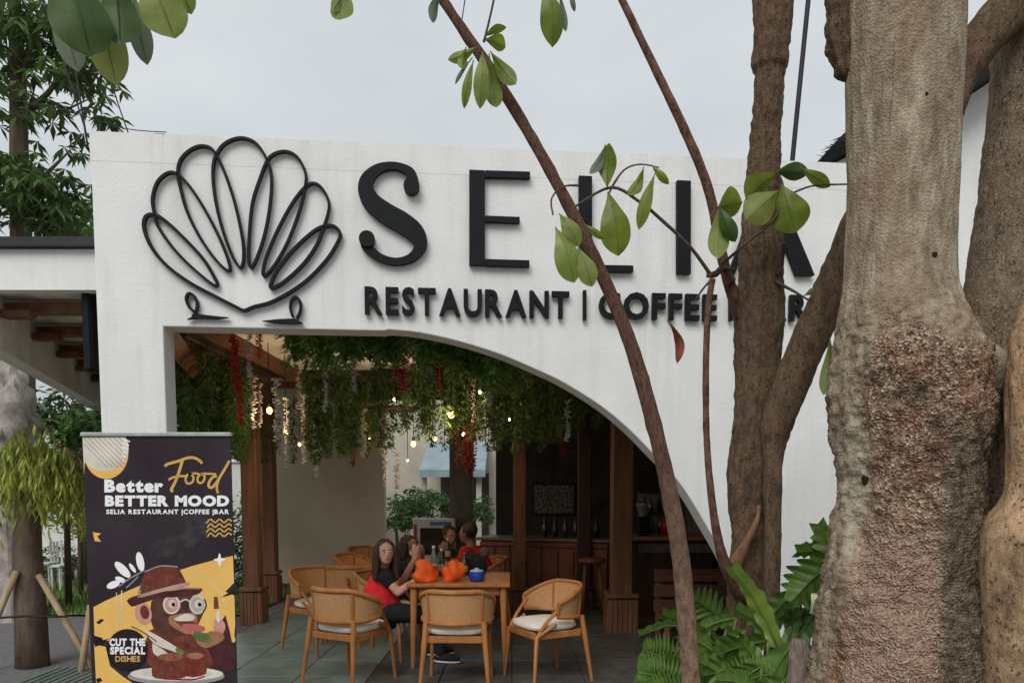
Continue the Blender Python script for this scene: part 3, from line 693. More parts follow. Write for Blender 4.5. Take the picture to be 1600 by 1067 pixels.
    # keep the face clear
    ho = remeshed(mb, 'hair', hm, t, .011, 3)
    for v in ho.data.vertices:
        wv = v.co + Vector(t.location) - H; a = wv.dot(f); side_ = abs(wv.dot(sd)); z_ = wv.z
        if a > .035 and side_ < .068 and z_ < .062: v.co -= f * min(.10, (a - .035) + .03)
        v.co += v.normal * noise.noise(Vector((v.co.x * 60, v.co.y * 60, v.co.z * 6))) * .007
    # eyes and mouth
    for s_ in (-1, 1):
        c = H + sd * s_ * .030 + f * .083 + up * .004; g = MB(); g.ball(c, (.0135, .006, .0075), 10, 6, M_); ey = g.build('eye', mat('eye_white', (.75, .72, .68), .3), t, True)
        g = MB(); g.ball(c + f * .0045, (.0065, .003, .0068), 8, 6, M_); g.build('iris', mat('iris', (.02, .012, .01), .2), t, True)
        g = MB(); g.tube([c + sd * -.018 + up * .018 + f * .004, c + up * .023 + f * .008, c + sd * .018 + up * .018 + f * .004], .0028, 5); g.build('eyebrow', hm, t)
    g = MB(); g.ball(H + f * .094 - up * .052, (.022, .005, .0065), 10, 6, M_); g.build('lips', mat('lips', (.42, .12, .10), .5), t, True)
    return t
# girl in red, head turned to the camera
D0 = 6.75
gh = at(606, 860, D0); gh.y = 6.62
ghip = at(604, 955, D0); gs = [at(603, 901, D0 - .16), at(590, 901, D0 + .18)]
gch = at(591, 928, D0 - .04)
person('girl in red shirt with black sleeves looking round at the camera', gh, (-gh.x * .35, -1, .0) , ghip, gs, gch,
       [at(672, 962, D0 - .1), at(672, 960, D0 + .12)], [Vector((at(690, 1000, D0).x, D0 - .12, .03)), Vector((at(676, 1000, D0).x, D0 + .16, .03))],
       [[at(622, 925, D0 - .20), at(652, 905, D0 - .14), (.55, .0, .8)], [at(625, 918, D0 + .22), at(648, 872, D0 + .1), (.1, -.2, 1)]],
       skin_m, red_cloth, black_cloth, .24, shoe=black_cloth, sleeve_m=black_cloth, sleeve=.22, hairm=mat('brown_hair', (.085, .038, .024), .5, (.035, .018, .012), 70, bump=.5, stretch=(1, 1, .15)))
# person behind the girl, both hands raised to the face
D1 = 7.75; h = at(640, 853, D1)
person('person in dark clothes behind the girl, hands raised to the face', h, (.75, -.6, -.05), at(632, 925, D1), [at(634, 884, D1 - .15), at(628, 884, D1 + .17)], at(630, 905, D1),
       [at(680, 932, D1 - .1), at(680, 932, D1 + .1)], [Vector((at(684, 900, D1).x, D1 - .1, .03)), Vector((at(684, 900, D1).x, D1 + .1, .03))],
       [[at(652, 905, D1 - .22), at(655, 868, D1 - .12), (.05, .1, 1)], [at(655, 905, D1 + .2), at(660, 872, D1 + .1), (-.1, -.1, 1)]],
       skin_d, black_cloth, black_cloth, .12)
# man in red, seen from behind-left
D2 = 8.3; h = at(731, 832, D2)
pm = person('man in dark red shirt with grey back print sitting at the second table', h, (-1, .35, -.12), at(752, 895, D2), [at(727, 862, D2 - .17), at(748, 860, D2 + .19)], at(744, 875, D2),
       [at(700, 905, D2 - .1), at(702, 905, D2 + .15)], [Vector((at(700, 900, D2).x, D2 - .1, .03)), Vector((at(702, 900, D2).x, D2 + .15, .03))],
       [[at(714, 886, D2 - .25), at(692, 882, D2 - .2), (-1, .1, .1)], [at(730, 886, D2 + .3), at(700, 884, D2 + .25), (-1, 0, .1)]],
       skin_d, mat('dark_red_cloth', (.40, .02, .03), .85, (.30, .015, .02), 10, bump=.4, bscale=14), black_cloth, .03)
# back print
pr = MB(); c = at(757, 862, D2 - .165); pr.ball(c, (.05, .014, .055), 12, 8); pr.build('back_print', mat('grey_print', (.22, .20, .20), .8, (.10, .06, .06), 40), pm, True)
D3 = 8.95; h = at(703, 836, D3)
person('person with black hair across the second table, mostly hidden', h, (.5, -.8, -.2), at(698, 900, D3), [at(690, 864, D3), at(716, 864, D3 + .05)], at(700, 882, D3),
       [at(696, 905, D3 - .35), at(712, 905, D3 - .35)], [Vector((at(696, 900, D3).x, D3 - .35, .03)), Vector((at(712, 900, D3).x, D3 - .35, .03))],
       [[at(682, 884, D3 - .1), at(690, 862, D3 - .22), (.3, 0, 1)], [at(724, 886, D3 - .1), at(708, 880, D3 - .3), (-1, -.2, .1)]],
       skin_d, black_cloth, black_cloth, .05)

# ------------------------------------------------------------------ bar, shelves, freezer
bar = thing('bar_counter', 'long wooden bar counter with panelled front at the back of the hall', 'counter', (1.0, 10.2, 0))
ba, bb = at(760, 900, 10.4), at(955, 900, 9.9); d = (bb - ba); d.z = 0; Lb = d.length; d.normalize(); rzb = math.atan2(d.y, d.x); nb_ = Vector((d.y, -d.x, 0))
mid = (ba + bb) / 2; mid.z = 0
panel_m = mat('bar_panel', (.26, .10, .055), .5, (.17, .048, .038), 9, bump=.2, stretch=(1, 1, .3))
MB().rbox((mid.x, mid.y, .47), (Lb, .5, .86), .01, rzb).build('carcass', teak_dark, bar)
MB().rbox((mid.x, mid.y, .925), (Lb + .1, .62, .04), .01, rzb).build('countertop', mat('bar_top', (.22, .20, .18), .35, (.14, .12, .11), 12), bar)
for k in range(8):
    c = ba + d * (Lb * (k + .5) / 8) + nb_ * .262; MB().rbox((c.x, c.y, .50), (Lb / 8 - .03, .022, .62), .006, rzb).build('panel', panel_m, bar)
MB().rbox((mid.x + nb_.x * .27, mid.y + nb_.y * .27, .86), (Lb, .03, .06), .006, rzb).build('trim', panel_m, bar)
# second counter further right
b2 = thing('service_counter', 'paler wooden service counter behind the fluted column on the right', 'counter', (2.1, 9.2, 0))
c = at(1015, 900, 9.2); MB().rbox((c.x + .22, 9.3, 1.0), (1.2, .6, .05), .01).build('countertop', mat('pale_counter', (.36, .20, .10), .5), b2)
MB().rbox((c.x + .22, 9.35, .49), (1.1, .5, .96), .01).build('carcass', dark_wood, b2)
# framed picture / screen
a, b = at(835, 758, 12.18), at(896, 801, 12.18); cx_, cz_ = (a.x + b.x) / 2, (a.z + b.z) / 2
pic = thing('wall_picture', 'dark framed picture with pale figures on the wall behind the bar', 'picture', (cx_, 12.18, cz_))
MB().rbox((cx_, 12.17, cz_), (abs(b.x - a.x) + .08, .04, abs(a.z - b.z) + .08), .01).build('frame', mat('frame_black', (.02, .02, .02), .4), pic)
MB().box((cx_, 12.145, cz_), (abs(b.x - a.x), .012, abs(a.z - b.z))).build('print', mat('figures_print', (.26, .26, .23), .5, (.05, .055, .05), 26, lo=.44, hi=.54), pic)
# back shelf with bottles
shv = thing('drinks_shelf', 'open wall shelf with pale back right of the fluted column', 'shelf', tuple(at(1030, 800, 11)))
a, b = at(1000, 768, 11), at(1066, 836, 11)
MB().box(((a.x + b.x) / 2, 11.2, (a.z + b.z) / 2), (b.x - a.x, .03, a.z - b.z)).build('back_panel', mat('shelf_back', (.42, .42, .40), .7), shv)
for k in range(3):
    z = b.z + (a.z - b.z) * k / 2; MB().rbox(((a.x + b.x) / 2, 11.05, z), (b.x - a.x + .06, .27, .03), .006).build('shelf_board', dark_wood, shv)
random.seed(11)
sh_items = []
for k in range(2):
    z = b.z + (a.z - b.z) * k / 2 + .016
    for j in range(5):
        x = a.x + .07 + j * .115 + random.uniform(-.02, .02); hgt = random.uniform(.16, .27); r = random.uniform(.028, .04)
        m = random.choice([gl_d, sign_black, gl_d, mat('amber_glass', (.2, .07, .02), .15, spec=.7)])
        o = MB().lathe((0, 0, 0), [(r, 0), (r, hgt * .6), (r * .4, hgt * .8), (r * .4, hgt)], 12).build('shelf_bottle', m, None, True)
        o.location = (x, 11.03, z); tag(o, '%s dark bottle%s on the %s board of the drinks shelf' % (('leftmost', 'second', 'third', 'fourth', 'fifth')[j], ' from the left' if j else '', ('lower', 'upper')[k]), 'bottle', 'bottles on the drinks shelf')
c = at(1040, 812, 9.2); o = MB().lathe((c.x, 9.2, 1.026), [(.05, 0), (.07, .1), (.075, .17), (.03, .2)], 16).build('red_jar', mat('red_glaze', (.55, .02, .02), .3), None, True); tag(o, 'red rounded jar on the pale service counter', 'jar')
for px, D, zz, lb in ((985, 9.15, 1.026, 'black coffee grinder on the service counter beside the column'),):
    c = at(1005, 800, D); t = thing('coffee_grinder', lb, 'coffee grinder', (c.x, D, zz))
    MB().rbox((c.x, D, zz + .12), (.16, .2, .24), .02).build('body', sign_black, t); MB().lathe((c.x, D, zz + .24), [(.04, 0), (.09, .14), (.09, .16)], 16).build('hopper', gl_c, t)
# stone frieze behind the bar
for k in range(6):
    p = at(845 + k * 14, 835, 11.6); o = MB().lathe((0, 0, 0), [(.035, 0), (.04, .1), (.03, .18), (.014, .22), (.014, .28)], 10).build('back_bar_bottle', gl_d, None, True)
    o.location = (p.x, 10.25 + .0, .946); o.location.y = 10.2 - k * .02; tag(o, '%s small dark bottle%s on the bar countertop' % (('leftmost', 'second', 'third', 'fourth', 'fifth', 'sixth')[k], ' from the left' if k else ''), 'bottle', 'bottles on the bar')
# white display freezer with red edge
a, b = at(645, 813, 11.2), at(712, 935, 11.2)
fz = thing('display_freezer', 'white framed display cabinet with dark glass front behind the seated people', 'cabinet', ((a.x + b.x) / 2, 11.4, 0))
cx_ = (a.x + b.x) / 2; W_ = b.x - a.x; H_ = a.z
wm = mat('white_enamel', (.72, .73, .74), .4)
MB().rbox((cx_, 11.45, H_ / 2 + .02), (W_, .5, H_), .02).build('cabinet_body', wm, fz)
MB().rbox((cx_ + .02, 11.19, H_ * .72), (W_ * .72, .02, H_ * .36), .005).build('glass_front', mat('dark_pane', (.02, .02, .025), .1, spec=.8), fz)
MB().box((cx_ - W_ * .44, 11.19, H_ * .7), (.04, .012, H_ * .5)).build('red_stripe', mat('red_paint', (.5, .04, .04), .5), fz)
MB().box((cx_ + .1, 11.19, H_ * .96), (W_ * .5, .012, .05)).build('blue_stripe', mat('blue_paint', (.08, .2, .5), .5), fz)
# bench at right behind the arch foot
bn = thing('wooden_bench', 'reddish wooden bench with slatted back just inside the arch foot', 'bench', tuple(at(1100, 900, 7.2)))
c = at(1110, 900, 7.2)
panel_d = mat('bench_wood', (.14, .06, .04), .6, (.09, .04, .028), 9, stretch=(.2, 1, 1))
for k in range(3): MB().rbox((c.x, 7.2, .46 + k * .15), (1.1, .03, .12), .006).build('back_slat', panel_d, bn)
for k in range(3): MB().rbox((c.x, 7.05 - k * .13, .40), (1.1, .12, .03), .006).build('seat_slat', panel_d, bn)
for sx in (-.5, .5):
    MB().rbox((c.x + sx, 7.235, .40), (.05, .035, .80), .006).build('leg', teak_dark, bn); MB().rbox((c.x + sx, 6.80, .205), (.05, .05, .36), .006).build('leg', teak_dark, bn)
MB().rbox((at(1060, 870, 8.4).x + .1, 8.4, .93), (1.1, .05, .10), .006).build('rail', mat('grey_rail', (.16, .14, .12), .7), hall)
# bar stool
st = thing('bar_stool', 'tall wooden bar stool in front of the bar by the fluted column', 'stool', (at(925, 900, 9.1).x, 9.1, 0))
sx_, sy_ = st.location.x, 9.1
MB().lathe((sx_, sy_, .70), [(.16, 0), (.175, .015), (.175, .035), (.15, .05)], 20).build('seat', panel_m, st, True)
for a_ in range(4): th = a_ * 1.5708 + .78; MB().tube([(sx_ + .11 * math.cos(th), sy_ + .11 * math.sin(th), .70), (sx_ + .19 * math.cos(th), sy_ + .19 * math.sin(th), .028)], .017, 8).build('leg', teak_dark, st, True)

# ------------------------------------------------------------------ pendants
warm = mat('bulb_warm', (1, .7, .3), .3, emit=((1, .46, .12), 3.2)); pale = mat('bulb_pale', (1, .85, .7), .3, emit=((1, .60, .36), 2.2))
cord_m = mat('cord', (.02, .02, .02), .6)
bl = [(421, 641, 7.0, 1, 1.35, 'bulb level with the first fork of the red garland, leftmost of the pendants'), (447, 674, 7.6, 1, 1.2, 'warm bulb just right of and below the leftmost one'), (468, 694, 8.2, 1, .9, 'third warm bulb from the left, lowest of the left three'),
      (616, 624, 8.0, 0, .8, 'pale bulb under the dark ring at the centre'), (578, 686, 8.6, 0, .8, 'small pale bulb left of centre among the vines'), (705, 647, 6.9, 1, 1.6, 'brightest warm bulb right of centre'),
      (750, 612, 7.4, 0, .9, 'highest pale bulb right of centre'), (724, 678, 8.2, 0, .9, 'small pale bulb below the brightest one'), (680, 685, 7.6, 1, .9, 'orange bulb left of and below the brightest one'),
      (646, 693, 7.8, 1, 1.3, 'orange bulb above the bright garden gap'), (796, 655, 8.0, 0, .6, 'rightmost small dim bulb in the hall'), (637, 719, 8.6, 0, .6, 'lowest small bulb above the shrubs outside')]
for (x, y, D, wm_, s_, lb) in bl:
    p = at(x, y, D); t = thing('pendant_light', lb, 'pendant lamp', (p.x, D, 2.88), 'pendant bulbs hanging among the vines'); r = .020 * s_
    MB().tube([(p.x, D, 3.19), (p.x, D, p.z + r * 2.6)], .004, 5).build('cord', cord_m, t)
    MB().lathe((p.x, D, p.z + r * 1.1), [(r * .6, 0), (r * .62, r * 1.2), (r * .25, r * 1.6)], 10).build('socket', cord_m, t)
    MB().ball(p, (r, r, r * 1.2), 12, 8).build('bulb', warm if wm_ else pale, t, True)
    pl_ = bpy.data.lights.new('bulb_glow', 'POINT'); pl_.energy = 3.2 * s_; pl_.color = (1, .66, .34) if wm_ else (1, .80, .60); pl_.shadow_soft_size = .03
    lo_ = bpy.data.objects.new('bulb_glow', pl_); col.objects.link(lo_); lo_.parent = t; lo_.location = (0, -.05, p.z - r * 2.2 - 2.88)
# dark ring pendant
p = at(612, 641, 8.0); t = thing('ring_lamp', 'dark round disc shade hanging at the centre above the garland', 'pendant lamp', (p.x, 8.0, p.z))
MB().lathe((p.x, 8.05, p.z), [(.25, 0), (.27, .01), (.27, .03), (.06, .06)], 28).build('shade', dark_wood, t, True); MB().tube([(p.x, 8.05, 3.19), (p.x, 8.05, p.z + .06)], .006, 6).build('cord', cord_m, t)

# ------------------------------------------------------------------ hanging vines and garlands
def vine_mesh(Ln, seed, dens=175, sz=.075, spread=.06):
    rnd = random.Random(seed); g = MB(); n = int(Ln * dens)
    pts = [Vector((math.sin(i * .9 + seed) * .018, math.cos(i * .7 + seed) * .018, -Ln * i / 8)) for i in range(9)]
    g.tube(pts, .004, 4)
    for i in range(n):
        t = rnd.random(); z = -Ln * t; a = rnd.uniform(0, 6.283); k = 1 - .45 * t; b = Vector((math.cos(a) * .012, math.sin(a) * .012, z))
        l = sz * rnd.uniform(.6, 1.25) * k; dr = Vector((math.cos(a) * rnd.uniform(.4, 1.0), math.sin(a) * rnd.uniform(.4, 1.0), -rnd.uniform(.4, 1.2))).normalized()
        s_ = dr.cross(Vector((0, 0, 1))).normalized() * l * .21; e = b + dr * l + Vector((math.cos(a), math.sin(a), 0)) * spread * rnd.random() * k
        m_ = b.lerp(e, .5) + Vector((0, 0, .01)); g.add([b, m_ + s_, e, m_ - s_], [(0, 1, 2), (0, 2, 3)])
    me = g.build('hanging_vine', leaf_fringe if Ln < .4 else leaf_vine, None); me_d = me.data; bpy.data.objects.remove(me); return me_d
VM = [vine_mesh(Ln, 10 + i) for i, Ln in enumerate((.45, .6, .8, 1.0, 1.2))]
SM = [vine_mesh(Ln, 40 + i, 260, .11, .08) for i, Ln in enumerate((.22, .30, .38))]
def vlabel(o, kind):
    tag(o, kind[0], 'hanging plant', kind[1])
def vbottom(x):
    pts = [(270, 690), (330, 700), (400, 735), (450, 742), (520, 725), (600, 712), (650, 690), (700, 712), (760, 705), (830, 712), (880, 690), (950, 665)]
    for (a, ya), (b, yb) in zip(pts, pts[1:]):
        if a <= x <= b: return ya + (yb - ya) * (x - a) / (b - a)
    return 660
random.seed(21)
LV = [.45, .6, .8, 1.0, 1.2]
gaps = [(310, 440), (600, 660)]
for i in range(290):
    D = random.uniform(6.2, 9.4); x = random.uniform(285, 950) if i < 235 else random.uniform(275, 385)
    if i >= 235: D = random.uniform(7.0, 9.4)
    if 560 < x < 660 and random.random() < .55: continue
    if 385 < x < 470 and D < 8.6: continue
    yb = vbottom(x) - abs(random.gauss(0, 27)); k = min(range(5), key=lambda q: abs(LV[q] - random.choice(LV)))
    zb = at(x, yb, D).z; Ln = min(LV[k], 3.12 - zb) if 3.12 - zb > .3 else LV[k]
    zs = Ln / LV[k]; p = at(x, yb, D)
    o = bpy.data.objects.new('hanging_vine', VM[k]); col.objects.link(o); top = zb + Ln
    o.location = (p.x, D, min(top, 3.15)); o.rotation_euler = (0, 0, random.uniform(0, 6.28)); o.scale = (1, 1, zs)
    vlabel(o, ('green artificial vine strand hanging under the hall ceiling', 'green vine strands under the ceiling'))
for i in range(64):
    x = 458 + 330 * (i / 63) + random.uniform(-6, 6); D = random.uniform(5.55, 6.1); k = random.randrange(3)
    base_y = 528 if x < 640 else 528 + (x - 640) ** 2 * .0022
    p = at(x, base_y - 16, D); o = bpy.data.objects.new('fringe_vine', SM[k]); col.objects.link(o); o.location = (p.x, D, p.z); o.scale = (1, 1, .55 + .3 * random.random()); o.rotation_euler = (0, 0, random.uniform(0, 6.28))
    vlabel(o, ('short bright green grassy tuft in the row just behind the arch top', 'bright green fringe behind the arch'))
# trellis carrying the tufts
tr = thing('ceiling_trellis', 'dark wire trellis under the ceiling carrying the vines', 'trellis', (0, 7, 3.0))
for yy in (5.6, 5.95, 6.6, 7.2, 7.8, 8.5, 9.2): MB().tube([(-2.5, yy, 3.13 if yy > 6 else 2.94), (2.6, yy, 3.13 if yy > 6 else 2.94)], .008, 6).build('rod', sign_black, tr)
def garland_mesh(Ln, seed, m, r=.035, dens=130):
    rnd = random.Random(seed); g = MB(); g.tube([(0, 0, 0), (0, 0, -Ln)], .003, 4)
    for i in range(int(Ln * dens)):
        t = rnd.random(); z = -Ln * t; a = rnd.uniform(0, 6.283); q = r * rnd.uniform(.3, 1) * (1 - .4 * t) * (.6 + .4 * abs(math.sin(z * 22 + seed)))
        c = Vector((math.cos(a) * q, math.sin(a) * q, z)); s_ = rnd.uniform(.008, .017)
        g.ball(c, (s_, s_, s_ * .7), 5, 3)
    o = g.build('g', m, None); d_ = o.data; bpy.data.objects.remove(o); return d_
wf = mat('white_flower', (.62, .61, .58), .8, island=.2); rf = mat('red_flower', (.55, .012, .03), .7, island=.3); df = mat('dark_red_flower', (.22, .012, .02), .7, island=.3)
WM = [garland_mesh(.7, 1, wf), garland_mesh(.9, 2, wf), garland_mesh(.5, 3, wf)]
def garland(nm, mesh, L0, x, y0, y1, D, lb, grp, wk=1.0, sw=0):
    p0 = at(x, y0, D); p1 = at(x + sw, y1, D); o = bpy.data.objects.new(nm, mesh); col.objects.link(o); o.location = p0
    o.scale = (wk, wk, (p0.z - p1.z) / L0); o.rotation_euler = (0, -math.atan2(p1.x - p0.x, p0.z - p1.z), 0); tag(o, lb, 'garland', grp)
wl_ = [(395, 585, 670, 6.9), (432, 590, 690, 6.8), (406, 600, 668, 7.6), (448, 620, 730, 7.0), (508, 545, 645, 6.3), (554, 525, 612, 6.1), (475, 615, 725, 7.3), (494, 640, 745, 7.4), (466, 580, 640, 8.0), (545, 620, 680, 7.6), (567, 640, 715, 7.2), (765, 565, 635, 6.2), (793, 570, 625, 6.4), (886, 625, 690, 6.4), (390, 520, 590, 6.2), (740, 600, 660, 7.0), (601, 700, 760, 8.0), (620, 705, 765, 8.2)]
ORD = ['leftmost', 'second', 'third', 'fourth', 'fifth', 'sixth', 'seventh', 'eighth', 'ninth', 'tenth', 'eleventh', 'twelfth', 'thirteenth', 'fourteenth', 'fifteenth', 'sixteenth', 'seventeenth', 'eighteenth']
wl_.sort()
for i, (x, y0, y1, D) in enumerate(wl_): garland('white_garland', WM[i % 3], (.7, .9, .5)[i % 3], x, y0, y1, D, ('%s string of small white flowers%s among the vines' % (ORD[i], ' from the left' if i else '')), 'white flower garlands', 1.0 + .3 * (i % 2))
RM_ = garland_mesh(.8, 7, rf, .05, 240); DM_ = garland_mesh(.7, 8, df, .05, 200)
garland('red_garland', RM_, .8, 364, 522, 665, 6.2, 'long bright red flower garland hanging above the banner, leftmost', 'red garlands', 1.0, 14)
garland('red_garland', RM_, .8, 405, 515, 562, 6.2, 'short red flower garland right of the long leftmost one', 'red garlands', .8)
garland('red_garland', RM_, .8, 619, 562, 590, 6.3, 'left half of the red bunch at the middle of the fringe', 'red garlands', 1.1)
garland('red_garland', RM_, .8, 630, 558, 612, 6.3, 'red bunch at the middle of the fringe, right half', 'red garlands', 1.3)
garland('red_garland', RM_, .8, 685, 558, 610, 6.4, 'narrow red garland right of the red bunch', 'red garlands', .7)
garland('red_garland', RM_, .8, 594, 562, 610, 6.9, 'thin dull red garland left of the red bunch', 'red garlands', .4)
for i, (x, y0, y1, D) in enumerate(sorted([(478, 655, 688, 7.0), (727, 665, 735, 7.2), (740, 655, 735, 7.2), (715, 670, 730, 7.6), (770, 630, 680, 6.8), (552, 690, 730, 7.8), (820, 660, 700, 7.4), (852, 620, 690, 7.0), (600, 655, 690, 8.2), (880, 670, 715, 7.5), (733, 690, 745, 7.4)])):
    garland('dark_red_garland', DM_, .7, x, y0, y1, D, ('%s dark red flower garland%s deep in the hall' % (ORD[i], ' from the left' if i else '')), 'dark red garlands deep in the hall', .9)

# ------------------------------------------------------------------ leaf clouds
def leafcloud(g, c, r, n, sz, seed, asp=.3, droop=.4, shell=.55):
    rnd = random.Random(seed); c = Vector(c); r = Vector(r)
    cl = [Vector((rnd.gauss(0, .55), rnd.gauss(0, .55), rnd.gauss(0, .5))) for _ in range(max(5, n // 60))]
    for i in range(n):
        q = cl[rnd.randrange(len(cl))]; p = q + Vector((rnd.gauss(0, .2), rnd.gauss(0, .2), rnd.gauss(0, .17)))
        if p.length > 1.15: p = p.normalized() * rnd.uniform(.7, 1.1)
        b = c + Vector((p.x * r.x, p.y * r.y, p.z * r.z)); d_ = Vector((rnd.gauss(0, 1), rnd.gauss(0, 1), rnd.gauss(0, .5) - droop)).normalized(); l = sz * rnd.uniform(.6, 1.3)
        s_ = d_.cross(Vector((rnd.gauss(0, 1), rnd.gauss(0, 1), rnd.gauss(0, 1)))).normalized() * l * asp * .5; m_ = b + d_ * l * .5
        g.add([b, m_ + s_, b + d_ * l, m_ - s_], [(0, 1, 2, 3)])
# left broadleaf tree behind the canopy
def whorls(g, c, r, n, sz, seed, droop=.5, k=8, asp=.28):
    """rosettes of long leaves at twig ends"""
    rnd = random.Random(seed); c = Vector(c)
    for i in range(n):
        while True:
            p = Vector((rnd.uniform(-1, 1), rnd.uniform(-1, 1), rnd.uniform(-1, 1)))
            if p.length < 1: break
        if noise.noise(p * 2.2 + Vector((seed, 0, 0))) < -.12: continue
        b = c + Vector((p.x * r[0], p.y * r[1], p.z * r[2]))
        for j in range(k):
            a = j * 6.283 / k + rnd.uniform(-.3, .3); d_ = Vector((math.cos(a), math.sin(a), rnd.uniform(-.9, .35) - droop * .4)).normalized(); l = sz * rnd.uniform(.7, 1.25)
            s_ = d_.cross(Vector((0, 0, 1))).normalized() * l * asp * .5; m_ = b + d_ * l * .55; e = b + d_ * l - Vector((0, 0, l * droop * .4))
            g.add([b, m_ + s_, e, m_ - s_], [(0, 1, 2), (0, 2, 3)])
T = thing('leafy_tree', 'tall dark green tree with a pale trunk rising behind the canopy roof', 'tree', tuple(at(33, 800, 9.5)))
T.location.z = 0
tp = [at(38, 1000, 9.5)] + [at(x, y, 9.5) for x, y in ((36, 700), (34, 400), (30, 250), (28, 120), (20, -40))]; tp[0].z = 0
MB().tube(tp, [.17, .15, .125, .105, .09, .06], 12).build('trunk', bark_far, T, True)
for x0, y0, x1, y1, rr in ((32, 300, 110, 235, .035), (30, 200, -60, 120, .05), (30, 190, 120, 90, .045), (28, 150, 60, 20, .04), (34, 330, -30, 270, .04), (60, 180, 150, 150, .02)):
    MB().tube([at(x0, y0, 9.5), at((x0 + x1) / 2, (y0 + y1) / 2 + 6, 9.4), at(x1, y1, 9.2)], [rr, rr * .7, rr * .3], 7).build('limb', bark_far, T, True)
g = MB()
for x, y, rx, rz_, n, sd in ((20, 20, .9, .7, 150, 1), (110, 110, .50, .42, 72, 2), (-40, 120, .8, .5, 90, 3), (10, 290, .55, .42, 150, 4), (90, 310, .42, .45, 110, 5), (-60, 300, .6, .5, 80, 6), (75, 60, .5, .35, 50, 7), (60, 180, .5, .25, 40, 8), (130, 145, .3, .14, 16, 9)):
    whorls(g, at(x, y, 9.4), (rx, .9, rz_), n, .20, sd)
g.build('crown', leaf_tree, T)
# purple-ish bare climber twig
random.seed(8)
# bright shrub peeking over the canopy roof
S_ = thing('garden_bush', 'bright green bush showing just above the canopy roof beside the wall', 'bush', (at(115, 360, 12).x, 12, 0))
g = MB(); leafcloud(g, at(115, 350, 12), (.42, .5, .35), 700, .14, 5, .4); g.build('crown', mat('leaf_bright', (.13, .27, .05), .5, island=.35, transl=.3), S_)
MB().tube([(S_.location.x, 12, 0), at(115, 380, 12)], [.06, .03], 8).build('trunk', bark_far, S_, True)

# weeping yellow-green shrub tree with stakes
W = thing('weeping_tree', 'small yellow green drooping tree with a rough trunk propped by stakes', 'tree', (at(47, 900, 6.6).x, 6.6, 0))
tp = [at(52, 1062, 6.6), at(48, 960, 6.6), at(42, 860, 6.6), at(44, 780, 6.6), at(38, 710, 6.6)]; tp[0].z = -.02
MB().tube([tp[0]] + tp[1:], [.14, .13, .12, .10, .06], 16).build('trunk', bark_far, W, True)
rnd = random.Random(4); g = MB()
for i in range(420):
    a = rnd.uniform(0, 6.283); rr = rnd.uniform(.1, 1); c0 = at(52, 740, 6.6) + Vector((math.cos(a) * rr * .46, math.sin(a) * rr * .5, rnd.uniform(-.15, .12) + .42 * (1 - rr) * rnd.uniform(.4, 1.1))); ln = rnd.uniform(.18, .55)
    c1 = c0 + Vector((math.cos(a) * .09, math.sin(a) * .09, -ln * .35)); c2 = c0 + Vector((math.cos(a) * .12, math.sin(a) * .12, -ln)); n_ = 9
    for j in range(n_):
        q = j / n_; b = c0.lerp(c1, q * 2) if q < .5 else c1.lerp(c2, q * 2 - 1); aa = rnd.uniform(0, 6.28); d_ = Vector((math.cos(aa) * .5, math.sin(aa) * .5, -1)).normalized(); l = rnd.uniform(.08, .16)
        s_ = Vector((-math.sin(aa), math.cos(aa), 0)) * .010; g.add([b, b + d_ * l * .5 + s_, b + d_ * l, b + d_ * l * .5 - s_], [(0, 1, 2, 3)])
g.build('crown', leaf_yel, W)
g = MB(); leafcloud(g, at(60, 720, 6.9), (.5, .3, .2), 260, .10, 31, .3); g.build('dead_foliage', mat('leaf_brown', (.16, .06, .045), .8, island=.4), W)
stake = mat('stake_wood', (.42, .33, .20), .8, (.28, .20, .11), 10, bump=.4, stretch=(1, 1, .2))
for nm, a, b, lb in (('stake', (-35, 1035), (26, 892), 'pale wooden prop stake leaning against the left of the weeping tree'), ('stake', (132, 1022), (60, 898), 'long pale wooden prop stake leaning from the right of the weeping tree'), ('stake', (133, 1005), (141, 945), 'short pale wooden stake next to the banner edge')):
    pa, pb = at(*a, 6.35), at(*b, 6.45); pa = atz(a[0], a[1] + 25, 0.0) if a[1] > 1000 and False else pa
    ext = pa + (pa - pb).normalized() * (pa.z / max(.05, (pb - pa).normalized().z)); o = MB().tube([ext, pb], [.028, .026], 8).build('prop_stake', stake, None, True); tag(o, lb, 'stake', 'stakes propping the weeping tree')
o = MB().tube([at(-20, 966, 6.3), at(40, 962, 6.42), at(104, 963, 6.3)], .010, 6).build('support_wire', cord_m, None, True); tag(o, 'dark horizontal tie wire running past the weeping tree trunk', 'wire')
# grey edging board on ground at left bottom, grating
gr = thing('drain_grating', 'greenish slatted drain grating on the ground left of the banner', 'grating', (at(110, 1055, 6.2).x, 6.2, 0))
for k in range(9): c = gr.location.x - .25 + k * .07; MB().rbox((c, 6.15, .02), (.045, .6, .03), .004).build('bar', mat('grating_green', (.16, .2, .18), .6), gr)
MB().rbox((gr.location.x, 6.15, .004 + .003), (.66, .64, .006), .001).build('tray', mat('tray_dark', (.05, .055, .05), .8), gr)
# rock / grey mass
g = MB(); blob(g, at(-6, 655, 9.0), (.44, .4, .78), 3, .35, 28, 20)
o = g.build('garden_rock', mat('rock', (.58, .52, .47), .95, (.30, .25, .23), 7, bump=1.0, bscale=22), None, True); tag(o, 'big pinkish grey carved rock mass standing under the canopy edge at the left', 'rock')
g2 = MB(); c = at(-6, 655, 9.0); g2.lathe((c.x, 9.05, 0), [(.36, 0), (.33, .3), (.30, .8), (.28, c.z - .6)], 14); g2.build('rock_plinth', MATS['rock'], o).parent = o
o.children[0].location = (0, 0, 0)
for ii, v in enumerate(o.children[0].data.vertices): pass
